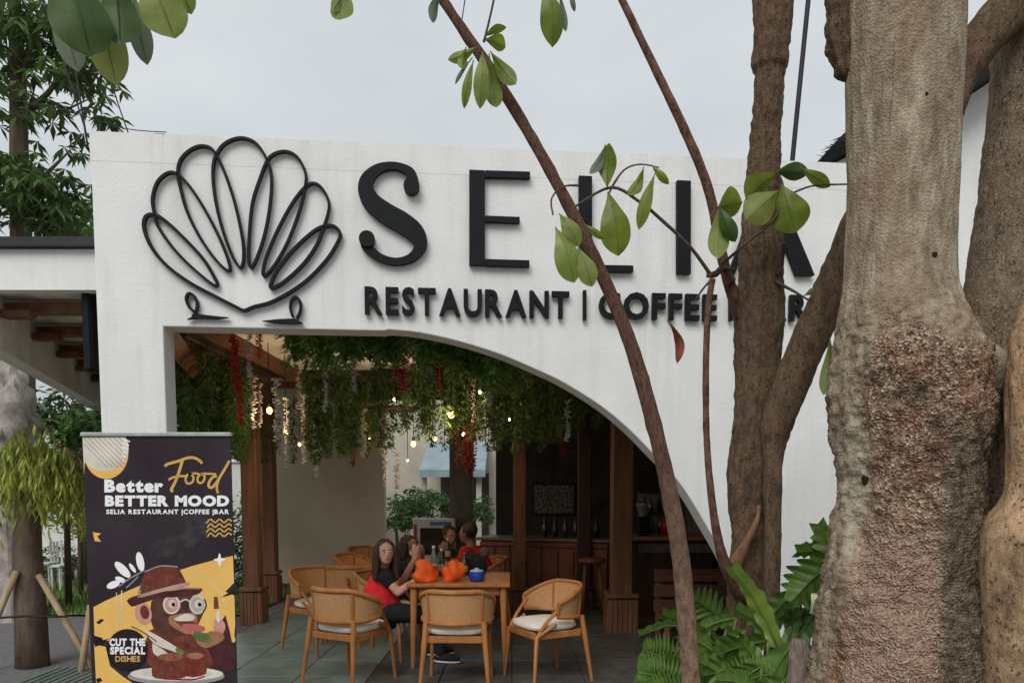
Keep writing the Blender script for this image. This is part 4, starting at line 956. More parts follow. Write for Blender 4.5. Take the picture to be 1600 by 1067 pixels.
# white chairs far left
for i, (px, D) in enumerate(((78, 12.0), (95, 11.6))):
    p = at(px, 900, D); t = thing('garden_chair', ('white garden seat on the grass, the farther of two' if i == 0 else 'white garden seat on the grass, nearer the banner'), 'seat', (p.x, D, .03), 'white garden seats')
    wp = mat('white_paint', (.7, .7, .68), .5)
    MB().rbox((p.x, D, .40), (.16, .3, .04), .01).build('seat', wp, t)
    for k in range(3): MB().rbox((p.x - .055 + k * .055, D + .14, .58), (.035, .02, .34), .005).build('back_slat', wp, t)
    for sx in (-.06, .06):
        for sy in (-.12, .12): MB().rbox((p.x + sx, D + sy, .205), (.025, .025, .35), .004).build('leg', wp, t)
# shrubs under and behind the canopy
leaf_mid = mat('leaf_mid', (.10, .19, .05), .55, (.06, .12, .035), 4, island=.5, transl=.3)
flw = mat('white_bloom', (.75, .75, .72), .7)
def shrub(px, y, D, rx, rz_, n, lb, m=leaf_mid, sz=.12, seed=0, flowers=0, nm='garden_shrub', cat='shrub', grp='shrubs in the garden behind'):
    c = at(px, y, D); t = thing(nm, lb, cat, (c.x, D, 0), grp); g = MB(); leafcloud(g, c, (rx, .6, rz_), n, sz, seed, .35); g.build('foliage', m, t)
    MB().tube([(c.x, D, 0), (c.x + .03, D, max(.2, c.z * .6)), (c.x, D, max(.25, c.z))], [.05, .035, .02], 7).build('stem', bark_far, t, True)
    if flowers:
        rnd = random.Random(seed)
        for i in range(flowers):
            g = MB(); b = c + Vector((rnd.gauss(0, .5) * rx, -.5, rnd.gauss(0, .6) * rz_)); g.ball(b, (.03, .02, .03), 6, 4)
            for k in range(5): a = k * 1.257; g.ball(b + Vector((math.cos(a) * .04, 0, math.sin(a) * .04)), (.04, .014, .04), 6, 4)
            g.build('flower', flw, t)
shrub(95, 650, 10, .55, .42, 1300, 'flowering shrub with white blooms under the canopy edge', seed=1, flowers=9)
shrub(135, 665, 9.4, .35, .40, 900, 'green shrub close to the white wall above the banner corner', seed=2)
shrub(25, 760, 11.5, .9, .5, 1000, 'wide shrub behind the weeping tree at the left', seed=3)
shrub(120, 790, 11, .7, .6, 1300, 'shrub seen between the weeping tree and banner', seed=4, m=leaf_yel)
shrub(110, 880, 13, .9, .3, 900, 'low shrub at the back of the lawn', seed=5)
shrub(-10, 880, 12, .8, .6, 900, 'shrub at the left picture edge beyond the path', seed=6, m=leaf_dark)
shrub(300, 700, 11.5, .45, .9, 1500, 'dark shrub seen inside the hall left of the columns', seed=7, m=leaf_tree)
shrub(345, 620, 10.5, .55, .45, 1500, 'dark leafy shrub hanging high behind the left column', seed=8, m=leaf_tree)
shrub(380, 880, 12, .25, .8, 900, 'shrub between the banner and the first wooden column', seed=9, m=leaf_mid)
shrub(402, 830, 12.8, .4, .9, 900, 'shrub glimpsed between the two left wooden columns', seed=10, m=leaf_tree)
shrub(655, 795, 14.5, .65, .38, 1800, 'rounded green shrub in the garden beyond the partition wall', seed=11, m=leaf_mid, sz=.11)
shrub(618, 815, 13.6, .25, .30, 700, 'small dark shrub at the end of the pale wall', seed=12, m=leaf_tree)
shrub(760, 800, 13.5, .18, .4, 400, 'thin dark shrub by the posts of the blue awning', seed=13, m=leaf_tree)
# boundary wall and houses beyond
fw = thing('garden_wall', 'pale grey boundary wall at the far side of the garden', 'wall', (-9.4, 17, 0))
MB().rbox((-9.4, 17, 1.1), (13, .2, 2.2), .02).build('wall', mat('garden_wall_paint', (.70, .70, .67), .9, (.52, .52, .49), 2), fw)
MB().rbox((-9.4, 17, 2.24), (13.1, .3, .08), .02).build('capping', cop, fw)
for i, (px, D, h_, n_, sd) in enumerate(((-20, 19, 2.9, 1500, 1), (70, 20, 3.0, 1700, 2), (160, 19, 3.2, 1700, 3), (300, 20, 3.0, 1800, 4), (400, 19, 2.8, 1500, 5))):
    p = at(px, 700, D); t = thing('background_tree', ('far tree at the left edge beyond the garden wall', 'far tree second from the left beyond the garden wall', 'far tree behind the white wall and banner top', 'far tree seen through the left of the arch', 'far tree behind the two left columns')[i], 'tree', (p.x, D, 0), 'trees beyond the garden wall')
    g = MB(); leafcloud(g, (p.x, D, h_ * .62), (1.2, 1.0, h_ * .36), n_, .22, sd + 50, .4); g.build('crown', leaf_tree if i % 2 else leaf_mid, t)
    MB().tube([(p.x, D, 0), (p.x + .1, D, h_ * .6)], [.13, .07], 8).build('trunk', bark_far, t, True)
# building beyond with pale blue awning
hb = thing('neighbour_house', 'cream house with a pale blue awning seen beyond the dining hall', 'house', (at(690, 800, 18).x, 18, 0))
a, b = at(598, 800, 18.5), at(860, 800, 18.5); hm_ = mat('cream_paint', (.50, .47, .38), .85, (.40, .37, .30), 2)
MB().box(((a.x + b.x) / 2, 19.5, 2.0), (b.x - a.x, 2, 4.0)).build('wall', hm_, hb)
a, b = at(655, 745, 16.4), at(758, 705, 16.4)
g = MB(); g.add([(a.x, 16.4, a.z), (b.x, 16.4, a.z), (b.x, 18.45, a.z + .75), (a.x, 18.45, a.z + .75), (a.x, 16.4, a.z + .16), (b.x, 16.4, a.z + .16), (b.x, 18.45, a.z + .90), (a.x, 18.45, a.z + .90)], [(0, 3, 2, 1), (4, 5, 6, 7), (0, 1, 5, 4), (1, 2, 6, 5), (2, 3, 7, 6), (3, 0, 4, 7)])
g.build('awning', mat('blue_awning', (.27, .34, .37), .7, (.20, .26, .29), 3), hb)
dz = at(700, 760, 18.4)
MB().box(((a.x + b.x) / 2 + .15, 18.44, 1.0), (1.2, .06, 2.0)).build('interior_shade', mat('interior_shade_dark', (.06, .05, .045), .8), hb)  # flat dark slab painted as the shaded interior under the awning
for px in (662, 748): MB().box((at(px, 800, 16.6).x, 16.7, a.z / 2), (.12, .12, a.z)).build('post', hm_, hb)
MB().box((at(718, 790, 18.3).x, 18.38, at(718, 790, 18.3).z), (.35, .03, .35)).build('wall_poster', mat('poster_red', (.45, .12, .06), .7, (.3, .3, .05), 6), hb)

# ------------------------------------------------------------------ canopy at the left
CAN = thing('side_canopy', 'white canopy roof with brown rafters joined to the left of the white wall', 'canopy', (-4, 6, 2.8))
D = 5.25
fl, fr = at(-60, 455, D), at(152, 455, D); ztop = at(60, 393, D).z; zbot = at(60, 456, D).z; xr = at(153, 420, D).x + .12; xl = -4.3
MB().box(((xl + xr) / 2, D, (ztop + zbot) / 2), (xr - xl, .10, ztop - zbot)).build('fascia', white_wall, CAN)
MB().box(((xl + xr) / 2, D + .05, ztop + .035), (xr - xl + .02, .32, .06)).build('roof_edge', mat('roof_trim', (.03, .03, .035), .5), CAN)
zs = zbot - .07
MB().prism([(-4.05, 5.31), (xr, 5.31), (xr, 10.0), (-5.55, 10.0)], lambda a, b, o: Vector((a, b, o)), zs + .10, zs + .14).build('soffit', mat('soffit_paint', (.84, .84, .78), .8), CAN)
MB().prism([(-4.25, 5.35), (xr, 5.35), (xr, 10.0), (-5.7, 10.0)], lambda a, b, o: Vector((a, b, o)), ztop - .02, ztop + .005).build('roof_deck', mat('roof_dark2', (.05, .05, .05), .8), CAN)
bA = Vector((at(-6, 500, 5.6).x, 5.6, 0)); bB = Vector((at(158, 600, 9.7).x, 9.7, 0)); dd = (bB - bA).normalized(); rz2 = math.atan2(dd.y, dd.x)
zt2, zb2 = zs + .095, at(0, 556, 5.6).z + .02
MB().box(((bA + bB) / 2 + Vector((0, 0, (zt2 + zb2) / 2))), ((bB - bA).length + .5, .14, zt2 - zb2), rz2).build('diagonal_beam', white_wall, CAN)
for k in range(6):
    yy = 5.6 + k * .8; xe = bA.x + (bB.x - bA.x) * (yy - bA.y) / (bB.y - bA.y) + .10
    MB().rbox(((xe + xr) / 2, yy, zs + .035), (xr - xe, .10, .08), .006).build('rafter', column_wood, CAN)
    MB().rbox((xe + .14, yy - .11, zs - .03), (.22, .10, .06), .012).build('rafter_end', teak_dark, CAN)
c = at(146, 540, 5.4)
MB().rbox((c.x + .02, 5.35, at(148, 520, 5.35).z), (.07, .14, .56), .02).build('wall_speaker', sign_black, CAN)

# ------------------------------------------------------------------ gable building at right and thatch
GA = thing('gable_building', 'white gable end with dark overhanging roof behind the big trunk', 'building', (4.5, 6.4, 0))
D = 6.3
def gp(x, y): p = at(x, y, D); return (p.x, p.z)
line = [gp(1290, 262), gp(1400, 208), gp(1490, 167), gp(1556, 122), gp(1700, 40), gp(1850, -60)]
pl = line + [(line[-1][0], 0), (line[0][0], 0)]
MB().prism(pl, lambda a, b, o: Vector((a, o, b)), D, D + .2).build('wall', white_wall, GA)
up_ = [(a, b + .36) for a, b in line]; up_[0] = (line[0][0] - .02, line[0][1] + .10)
MB().prism([(a, b + .012) for a, b in line] + up_[::-1], lambda a, b, o: Vector((a, o, b)), D - .35, D + 2.4).build('roof', mat('thatch_dark', (.022, .020, .018), .95, (.01, .01, .01), 20, bump=1), GA)
random.seed(9); g = MB()
for i in range(240):
    t = random.random(); a = Vector((line[0][0], D, line[0][1])).lerp(Vector((line[2][0], D, line[2][1])), t); b = a + Vector((random.uniform(-.05, .02), random.uniform(-.4, .1), random.uniform(0, .12)))
    e = b + Vector((-random.uniform(.04, .12), 0, -random.uniform(-.03, .05))); g.add([b, b + Vector((0, .01, .018)), e], [(0, 1, 2)])
o = g.build('thatch_fringe', MATS['thatch_dark'], GA); o['kind'] = 'stuff'
# roof cap sliver on the wall and overhead cables
c = wpt(*wsz(245, 204), -.1); o = MB().lathe((c.x, c.y + .05, WT + .013), [(.13, 0), (.13, .012), (.09, .028), (.02, .034)], 20).build('vent_cap', sign_black, None, True); tag(o, 'flat dark vent cap on top of the white wall near its left end', 'vent')
for pts, r, lb in (([(95, -30, 8.2), (118, 110, 8.2), (138, 235, 8.2)], .012, 'black cable hanging down left of the white wall corner, thicker one'), ([(60, -20, 8.4), (110, 130, 8.4), (134, 205, 8.4)], .009, 'thin black cable beside the thick one at the left tree'),
                   ([(165, 100, 7), (182, 155, 7), (200, 207, 7)], .006, 'short dark cable reaching the wall top near the tree'), ([(-20, 150, 8), (100, 172, 8), (190, 200, 8), (260, 207, 8)], .005, 'thin grey cable sloping to the wall top from the left'),
                   ([(1266, -30, 6.2), (1252, 110, 6.2), (1244, 190, 6.2), (1237, 262, 6.2)], .020, 'thick dark cable running down beside the middle tree')):
    o = MB().tube([tuple(q) for q in catmull([tuple(at(x, y, d_)) for x, y, d_ in pts], 6)], r, 6).build('overhead_cable', mat('cable', (.03, .025, .04), .6), None, True); tag(o, lb, 'cable', 'cables')

# ================================================================== FOREGROUND TREES
def fbm(p, o=4):
    s_ = 0; a = 1
    for i in range(o): s_ += a * noise.noise(p); p = p * 2.03; a *= .5
    return s_
def trunk(prof, D, m, parent, name='trunk', seg=96, step=.012, amp=.012, ridge=.006, bumps=(), seed=0, rough=None, depth_k=1.0, relief=None):
    rows = []
    zs_ = []
    ctr = [(at((xl_ + xr_) / 2, y, D).x, at(800, y, D).z, (xr_ - xl_) / 2 * (at(801, y, D).x - at(800, y, D).x)) for y, xl_, xr_ in prof]
    ctr.sort(key=lambda q: q[1]); cm = catmull(ctr, 10)
    z0, z1 = max(ctr[0][1], 0), ctr[-1][1]; n = int((z1 - z0) / step); vs = []; j = 0; cz = [q[1] for q in cm]
    for i in range(n + 1):
        z = z0 + (z1 - z0) * i / n
        while j < len(cm) - 2 and cz[j + 1] < z: j += 1
        t = 0 if cz[j + 1] <= cz[j] else (z - cz[j]) / (cz[j + 1] - cz[j]); q = cm[j].lerp(cm[j + 1], max(0, min(1, t)))
        for k in range(seg):
            th = 2 * math.pi * k / seg; dx, dy = math.cos(th), math.sin(th); r = q[2]
            p = Vector((q[0] + dx * r, D + dy * r * depth_k, z)); ro = rough(z) if rough else 1.0
            dsp = amp * fbm(Vector((p.x * 7, p.y * 7, z * 4 + seed))) * ro + ridge * noise.noise(Vector((dx * 6 + seed, dy * 6, z * 1.2)))
            dsp += amp * .45 * fbm(Vector((p.x * 30, p.y * 30, z * 22 + seed)), 3) * ro
            if relief:
                rz_ = relief(p)
                if rz_ > 0: dsp += rz_ * (.006 * noise.noise(p * 55) + .004 * noise.noise(p * 110) - .010 * max(0, noise.noise(p * 24 + Vector((5, 0, 0))) - .25))
            for (bx, by, bz, br, bh) in bumps:
                d_ = math.sqrt((p.x - bx) ** 2 + (p.y - by) ** 2 + (z - bz) ** 2)
                if d_ < br: dsp += bh * (math.cos(math.pi * d_ / br) * .5 + .5)
            vs.append(p + Vector((dx, dy, 0)) * dsp)
    fs = [(i * seg + k, i * seg + (k + 1) % seg, (i + 1) * seg + (k + 1) % seg, (i + 1) * seg + k) for i in range(n) for k in range(seg)]
    fs.append(tuple(range(seg - 1, -1, -1))); fs.append(tuple(range(n * seg, (n + 1) * seg)))
    g = MB(); g.add(vs, fs); return g.build(name, m, parent, True)
def rtube(pts, m, parent, name, n=14, amp=.004, seed=0, sub=8, freq=30):
    """pts: (x, y, D, rpx) -> noisy tapered tube"""
    q = catmull([(*at(x, y, D), r * D / F) for x, y, D, r in pts], sub); g = MB(); g.tube([tuple(a[:3]) for a in q], [a[3] for a in q], n)
    cs = [Vector(a[:3]) for a in q]
    if n > 8:
        for i in range(len(q)):
            kf = 1 + .16 * max(0, noise.noise(Vector((cs[i].z * 9 + seed, seed * 3.3, 0)))) + .018 * math.sin(i * 2.4 + seed)
            for k in range(n): g.v[i * n + k] = cs[i] + (g.v[i * n + k] - cs[i]) * kf
    for i, v in enumerate(g.v):
        c = cs[min(i // n, len(cs) - 1)]; d_ = (v - c); 
        if d_.length > 1e-6: g.v[i] = v + d_.normalized() * amp * fbm(v * freq + Vector((seed, 0, 0)), 3)
    return g.build(name, m, parent, True)

DB = 2.6
BT = thing('big_tree', 'massive grey barked tree trunk with a knobbly burl in the right foreground', 'tree', (at(1410, 800, DB).x, DB, 0))
prof = [(-60, 1327, 1506), (0, 1327, 1500), (100, 1328, 1496), (200, 1330, 1490), (300, 1330, 1486), (400, 1326, 1483), (450, 1322, 1486), (500, 1315, 1500), (560, 1309, 1530), (620, 1308, 1535), (700, 1310, 1528), (760, 1312, 1522), (820, 1308, 1520), (870, 1300, 1520), (930, 1290, 1524), (1000, 1280, 1528), (1067, 1268, 1532), (1150, 1250, 1545), (1300, 1215, 1590), (1500, 1150, 1660)]
def B3(x, y, r=.2): p = at(x, y, DB - r); return p
bm_ = []
for (x, y, br, bh) in ((1430, 575, .16, .035), (1380, 560, .10, .02), (1490, 560, .12, .03), (1345, 640, .07, .02), (1400, 620, .05, -.02), (1352, 745, .045, -.03), (1372, 765, .04, .022), (1480, 640, .09, .02), (1440, 700, .10, .015), (1500, 800, .08, -.03), (1330, 930, .08, .02), (1460, 890, .09, .015), (1500, 960, .08, -.03), (1300, 1000, .09, .03)):
    p = B3(x, y, .17); bm_.append((p.x, p.y, p.z, br, bh))
BTR = trunk(prof, DB, bark_big, BT, amp=.024, ridge=.004, bumps=bm_, seed=3, step=.0055, seg=200, relief=lambda p: max(0.0, min(1.0, (2.26 - p.z) / .12)), rough=lambda z: .12 + .95 * max(0, min(1, (2.34 - z) / .30)))
def lut(tab, q):
    if q <= tab[0][0]: return tab[0][1]
    for (a, ya), (b, yb) in zip(tab, tab[1:]):
        if q <= b: return ya + (yb - ya) * (q - a) / (b - a)
    return tab[-1][1]
def cl01(q): return max(0.0, min(1.0, q))
def zones(o, fn):
    me = o.data; L_ = o.matrix_world.translation if False else Vector(o.parent.location); arr = {k: [] for k in ('zone', 'low', 'moss_dark', 'pale')}
    for v in me.vertices:
        for k, q in fn(v.co + L_).items(): arr[k].append(q)
    for k, a in arr.items(): me.attributes.new(k, 'FLOAT', 'POINT').data.foreach_set('value', a)
ztopT = [(1320, 600), (1345, 560), (1372, 505), (1395, 482), (1415, 476), (1440, 490), (1470, 515), (1500, 520), (1540, 540)]
zlefT = [(470, 1345), (560, 1332), (640, 1336), (700, 1352), (770, 1362), (840, 1345), (920, 1322), (1000, 1300), (1200, 1280)]
def tri(p):   # object-space colour zones of the bark and a painted-in dark hollow (trunk front faces the path)
    X = CX + F * p.x / p.y; Y = 764 + F * (EYE - p.z) / p.y; n1 = noise.noise(p * 14) * 16 + noise.noise(p * 40) * 8
    n2 = noise.noise(p * 22 + Vector((3, 1, 0))) * 14; g_ = cl01((Y + n1 * 1.5 + n2 - lut(ztopT, X) + 12) / 42) * cl01((X + n1 * .9 + n2 * .6 - lut(zlefT, Y) + 6) / 22)
    lw = cl01((Y + n1 * 2 - 800) / 70) * cl01((X + n1 - 1320) / 12) * cl01((1478 - X + n1) / 14) * .75
    ms = cl01((X + n1 - 1468) / 18) * cl01((Y + n1 - 640) / 60) * .8 + cl01(1 - math.hypot((X - 1428) / 34, (Y - 612) / 42) + n1 / 40) * .7  # moss on the right side, plus the shade of a hollow painted in
    pl_ = cl01((Y + n1 - 600) / 60) * cl01((900 - Y) / 60) * cl01((X - 1316 + n1 * .3) / 6) * cl01((lut(zlefT, Y) - X) / 8)
    back = 1.0 if p.y < DB + .05 else 0.0
    if not back: g_ = cl01((Y - 560 + n1) / 30); lw = cl01((Y - 800) / 70) * .7; ms = .3 * g_; pl_ = 0
    return {'zone': g_, 'low': lw, 'moss_dark': min(1, ms), 'pale': pl_ * .9}
zones(BTR, tri)
BLM = rtube([(1440, 590, 2.62, 70), (1510, 600, 2.62, 66), (1560, 610, 2.62, 58), (1620, 600, 2.62, 62)], bark_big, BT, 'limb', 32, .006, 2)
zones(BLM, lambda p: {'zone': .15, 'low': 0.0, 'moss_dark': cl01((1.98 - p.z) / .06) * .9, 'pale': .5 * cl01((p.z - 1.95) / .06)})
rtube([(1462, 185, 2.68, 34), (1495, 118, 2.7, 30), (1535, 62, 2.72, 29), (1590, 0, 2.74, 33), (1640, -60, 2.75, 34)], bark_mid, BT, 'limb', 20, .006, 5)
# knot holes, set into the bark surface
bpy.context.view_layer.update()
def onbark(o, x, y):
    org = Vector((0, 0, EYE)) - o.matrix_world.translation; ok, loc, nor, _ = o.ray_cast(org, ray(x, y).normalized()); return (loc + o.matrix_world.translation, nor) if ok else (None, None)
for i, (x, y, r, e) in enumerate(((1461, 398, .010, 1.1), (1448, 147, .006, 1.2), (1352, 748, .012, 1.8))):
    p, nr = onbark(BTR, x, y)
    if p is None: continue
    M_ = nr.to_track_quat('Z', 'Y').to_matrix(); g = MB(); g.ball(p - nr * .001, (r, r * e, .003), 14, 6, M_)
    for k in range(len(g.v)): d_ = g.v[k] - p; g.v[k] = p + d_ * (1 + .35 * noise.noise(d_ * 220 + Vector((i, 0, 0))))
    g.build('knot_hole', mat('hole_dark', (.012, .008, .006), .95), BT, True)
# rough flake left of the trunk at the top
prof_f = [(-60, 1288, 1335), (0, 1291, 1335), (50, 1293, 1335), (75, 1296, 1335), (100, 1306, 1335), (118, 1314, 1335), (124, 1320, 1332)]
trunk(prof_f, DB + .04, bark_mid, BT, 'bark_flake', 40, .006, .020, .012, seed=8)

RT = thing('right_tree', 'tan smooth trunk cut by the right picture edge with a swollen base', 'tree', (at(1610, 800, 2.35).x, 2.35, 0))
pt = [(380, 1655, 1760), (440, 1622, 1735), (500, 1596, 1715), (540, 1586, 1705), (620, 1583, 1700), (700, 1582, 1700), (760, 1580, 1700), (790, 1568, 1700), (820, 1545, 1700), (850, 1536, 1702), (900, 1534, 1705), (960, 1538, 1708), (1067, 1536, 1712), (1200, 1528, 1725), (1500, 1510, 1760), (1560, 1510, 1760)]
p = at(1600, 830, 2.2)
trunk(pt, 2.35, bark_tan, RT, amp=.008, ridge=.005, seed=9, seg=110, step=.008, bumps=[(p.x, p.y, p.z, .10, .02), (p.x - .06, p.y, p.z - .16, .09, .015), (p.x + .02, p.y, p.z + .17, .06, -.01)])
ST = thing('speckled_tree', 'speckled brown leaning trunk between the big trunk and right picture edge', 'tree', (at(1600, 800, 2.85).x, 2.85, 0))
pt = [(-60, 1572, 1712), (0, 1566, 1705), (140, 1556, 1690), (220, 1549, 1680), (300, 1538, 1668), (400, 1521, 1648), (500, 1507, 1632), (600, 1500, 1622), (800, 1498, 1620), (1400, 1490, 1640)]
trunk(pt, 2.85, bark_speck, ST, amp=.010, ridge=.004, seed=14, seg=90, step=.009)

DM = 3.4
MT = thing('middle_tree', 'reddish brown flaky tree trunk with a fork, left of the big trunk', 'tree', (at(1175, 800, DM).x, DM, 0))
pm_ = [(-60, 1180, 1242), (0, 1180, 1238), (60, 1177, 1232), (95, 1174, 1228), (106, 1175, 1226), (116, 1180, 1221), (160, 1178, 1220), (230, 1173, 1218), (280, 1167, 1216), (350, 1160, 1222), (430, 1155, 1223), (470, 1149, 1224), (520, 1147, 1222), (560, 1149, 1219), (600, 1150, 1216), (650, 1146, 1212), (700, 1141, 1207), (750, 1139, 1204), (800, 1142, 1201), (850, 1144, 1200), (900, 1138, 1196), (950, 1138, 1190), (1000, 1135, 1186), (1100, 1128, 1190), (1310, 1110, 1210)]
trunk(pm_, DM, bark_mid, MT, amp=.013, ridge=.008, seed=22, seg=90, step=.008)
rtube([(1200, 1000, 3.28, 13), (1205, 900, 3.27, 13), (1207, 800, 3.27, 13), (1208, 720, 3.27, 15), (1213, 665, 3.27, 24), (1240, 590, 3.26, 27), (1270, 520, 3.25, 27), (1300, 455, 3.24, 28), (1335, 380, 3.22, 30), (1370, 300, 3.2, 30)], bark_mid, MT, 'limb', 22, .006, 31)
rtube([(1205, 1060, 3.24, 11), (1206, 930, 3.22, 12.5), (1208, 800, 3.22, 12.5), (1208, 735, 3.222, 13), (1212, 675, 3.262, 12), (1228, 615, 3.29, 8)], bark_mid, MT, 'stem', 16, .002, 33)
rtube([(1150, 880, 3.3, 12), (1165, 850, 3.26, 7), (1182, 815, 3.25, 4), (1186, 790, 3.27, 3)], bark_stem, MT, 'vine_root', 10, .003, 34)
rtube([(957, -30, 3.2, 5), (1020, 100, 3.2, 6), (1075, 215, 3.22, 7), (1108, 300, 3.25, 7), (1126, 390, 3.3, 8), (1140, 445, 3.33, 9), (1160, 490, 3.38, 14)], stem_m, MT, 'branch', 12, .0015, 35, freq=70)
rtube([(1113, 436, 3.2, 5), (1106, 490, 3.2, 5), (1103, 580, 3.2, 5), (1104, 680, 3.2, 5), (1112, 780, 3.2, 6), (1126, 860, 3.22, 8), (1145, 905, 3.28, 12), (1165, 930, 3.35, 16)], stem_m, MT, 'branch', 12, .0015, 36, freq=70)
rtube([(1104, 430, 3.2, 4), (1118, 428, 3.2, 5), (1130, 420, 3.25, 5), (1142, 440, 3.3, 8)], stem_m, MT, 'branch', 10, .001, 37)
for pts in ([(1112, 432, 3.2, 3), (1080, 388, 3.15, 2.6), (1035, 345, 3.12, 2.6), (1000, 316, 3.1, 2.4), (955, 293, 3.1, 2.2), (900, 322, 3.1, 1.6)], [(955, 294, 3.1, 2), (975, 266, 3.1, 1.4), (1000, 257, 3.1, 1.2), (1030, 262, 3.1, 1)],
            [(1112, 436, 3.2, 2), (1098, 452, 3.2, 1.6), (1086, 470, 3.2, 1)], [(1126, 415, 3.2, 2.5), (1160, 385, 3.15, 2.2), (1200, 352, 3.12, 2.6), (1216, 330, 3.12, 4), (1222, 295, 3.12, 3.5), (1216, 275, 3.12, 3)],
            [(1222, 310, 3.12, 2), (1250, 297, 3.1, 1.5), (1275, 290, 3.1, 1.4), (1330, 288, 3.05, 1.3)], [(1215, 430, 3.3, 4), (1222, 400, 3.28, 4), (1225, 380, 3.25, 3)], [(1212, 440, 3.3, 3), (1240, 455, 3.25, 2), (1262, 468, 3.2, 1.5)],
            [(1130, 420, 3.22, 1.5), (1150, 421, 3.3, 1.5)], [(955, 296, 3.1, 1.5), (950, 305, 3.1, 1.4)]):
    rtube(pts, twig_m, MT, 'twig', 8, .0006, 3, 5, 80)
SA = thing('slender_tree', 'thin reddish sapling stem slanting across the whole front from upper left', 'tree', (at(1090, 800, 2.55).x, 2.55, 0))
q = [(660, -45, 2.6, 6.5), (690, -2, 2.6, 7), (780, 132, 2.6, 8), (850, 250, 2.58, 8.5), (920, 385, 2.57, 9.5), (975, 510, 2.56, 10.5), (1010, 620, 2.55, 11.5), (1040, 740, 2.55, 12.5)]
rtube(q + [(1062, 860, 2.55, 13.5), (1072, 960, 2.55, 14), (1080, 1067, 2.55, 14.5), (1088, 1200, 2.55, 15), (1095, 1500, 2.55, 17)], stem_grad, SA, 'stem', 18, .0025, 42, freq=50)
for pts in ([(776, -20, 2.5, 1.8), (765, 30, 2.5, 1.6), (756, 66, 2.5, 2)], [(728, -10, 2.5, 1), (722, 30, 2.5, .8)], [(905, 290, 2.6, 1.8), (880, 292, 2.55, 1.3), (862, 310, 2.52, 1.4), (864, 336, 2.5, 1.3)], [(856, -20, 2.5, 2), (852, -5, 2.5, 2)]):
    rtube(pts, twig_m, SA, 'twig', 7, .0004, 4, 5, 80)

# ------------------------------------------------------------------ broad leaves
def leaf(parent, a, b, wpx, D, m, seed=0, roll=None, bend=.18, blunt=.62, dz=0.0):
    rnd = random.Random(seed * 7 + int(a[0])); A = at(a[0], a[1], D); B = at(b[0], b[1], D - dz); ax = B - A; Ln = ax.length; ax.normalize()
    view = ((A + B) / 2 - Vector((0, 0, EYE))).normalized(); s0 = ax.cross(view).normalized(); n0 = s0.cross(ax).normalized()
    ro = R(rnd.uniform(-28, 28)) if roll is None else R(roll); s_ = s0 * math.cos(ro) + n0 * math.sin(ro); nn_ = n0 * math.cos(ro) - s0 * math.sin(ro)
    Wd = wpx * D / F / max(.5, math.cos(ro)); vs = []; fs = []; N = 14; C = 7; cv = bend * Ln * rnd.uniform(.5, 1.2) * rnd.choice((-1, 1))
    for i in range(N + 1):
        t = i / N; w_ = math.sin(math.pi * min(1, t ** (1.0 + blunt * .9))) ** .72 if 0 < t < 1 else .03
        w_ = max(w_, .04); c = A + ax * Ln * t + nn_ * cv * math.sin(math.pi * t)
        for k in range(C):
            u = (k / (C - 1) - .5) * 2; wave = .05 * math.sin(t * 17 + seed + u) * abs(u); vs.append(c + s_ * u * Wd * .5 * w_ + nn_ * (abs(u) * .16 * Wd * w_ + wave * Wd * .5) + ax * (-.06 * Ln * u * u * 0))
    for i in range(N):
        for k in range(C - 1): p = i * C + k; fs.append((p, p + 1, p + C + 1, p + C))
    g = MB(); g.add(vs, fs)
    # midrib
    g.tube([A + ax * Ln * t + nn_ * (cv * math.sin(math.pi * t) - .001) for t in (0, .25, .5, .75, .95)], [.0022, .0018, .0014, .001, .0005], 5)
    return g.build('leaf', m, parent, True)
for i, (a, b, w_, m) in enumerate([((949, 294), (952, 224), 29, leaf_new), ((946, 226), (922, 272), 15, leaf_grey), ((950, 300), (966, 400), 46, leaf_new), ((1006, 261), (981, 305), 18, leaf_new), ((1018, 258), (1045, 288), 12, leaf_new), ((1023, 272), (998, 359), 20, leaf_new),
                                   ((874, 334), (905, 385), 28, leaf_pale), ((868, 355), (897, 442), 40, leaf_spot), ((905, 388), (925, 448), 30, leaf_pale), ((912, 350), (944, 374), 11, leaf_new)]):
    leaf(MT if i < 6 else SA, a, b, w_, 3.08 if i < 6 else 2.5, m, i)
for i, (a, b, w_, m) in enumerate([((1124, 318), (1122, 404), 32, leaf_pale), ((1124, 322), (1149, 378), 24, leaf_dark), ((1122, 324), (1160, 316), 44, leaf_new), ((1216, 298), (1166, 344), 50, leaf_pale), ((1216, 268), (1166, 312), 38, leaf_new), ((1222, 288), (1243, 364), 56, leaf_new),
                                   ((1212, 268), (1264, 270), 26, leaf_dark), ((1250, 262), (1297, 292), 20, leaf_new), ((1256, 462), (1272, 452), 9, leaf_new), ((1297, 528), (1287, 617), 25, leaf_pale), ((1304, 530), (1302, 572), 14, leaf_new)]):
    leaf(MT, a, b, w_, 3.1, m, 20 + i, roll=(0 if i in (0, 3, 5) else None))
for i, (a, b, w_, m) in enumerate([((748, 72), (700, 94), 16, leaf_new), ((728, 74), (722, 108), 16, leaf_new), ((738, 90), (711, 132), 6, leaf_grey), ((740, 95), (725, 170), 14, leaf_new), ((754, 82), (750, 170), 24, leaf_pale), ((764, 84), (776, 168), 26, leaf_new), ((766, 80), (806, 132), 24, leaf_new), ((756, 62), (790, 74), 22, leaf_new), ((757, 58), (791, 43), 12, leaf_new),
                                   ((850, -25), (863, 74), 34, leaf_new), ((872, -20), (884, 50), 10, leaf_grey), ((890, -15), (898, 19), 8, leaf_grey), ((690, -20), (676, 36), 15, leaf_grey), ((532, -35), (530, 32), 34, leaf_pale), ((545, -40), (520, 18), 22, leaf_new)]):
    leaf(SA, a, b, w_, 2.5, m, 50 + i)
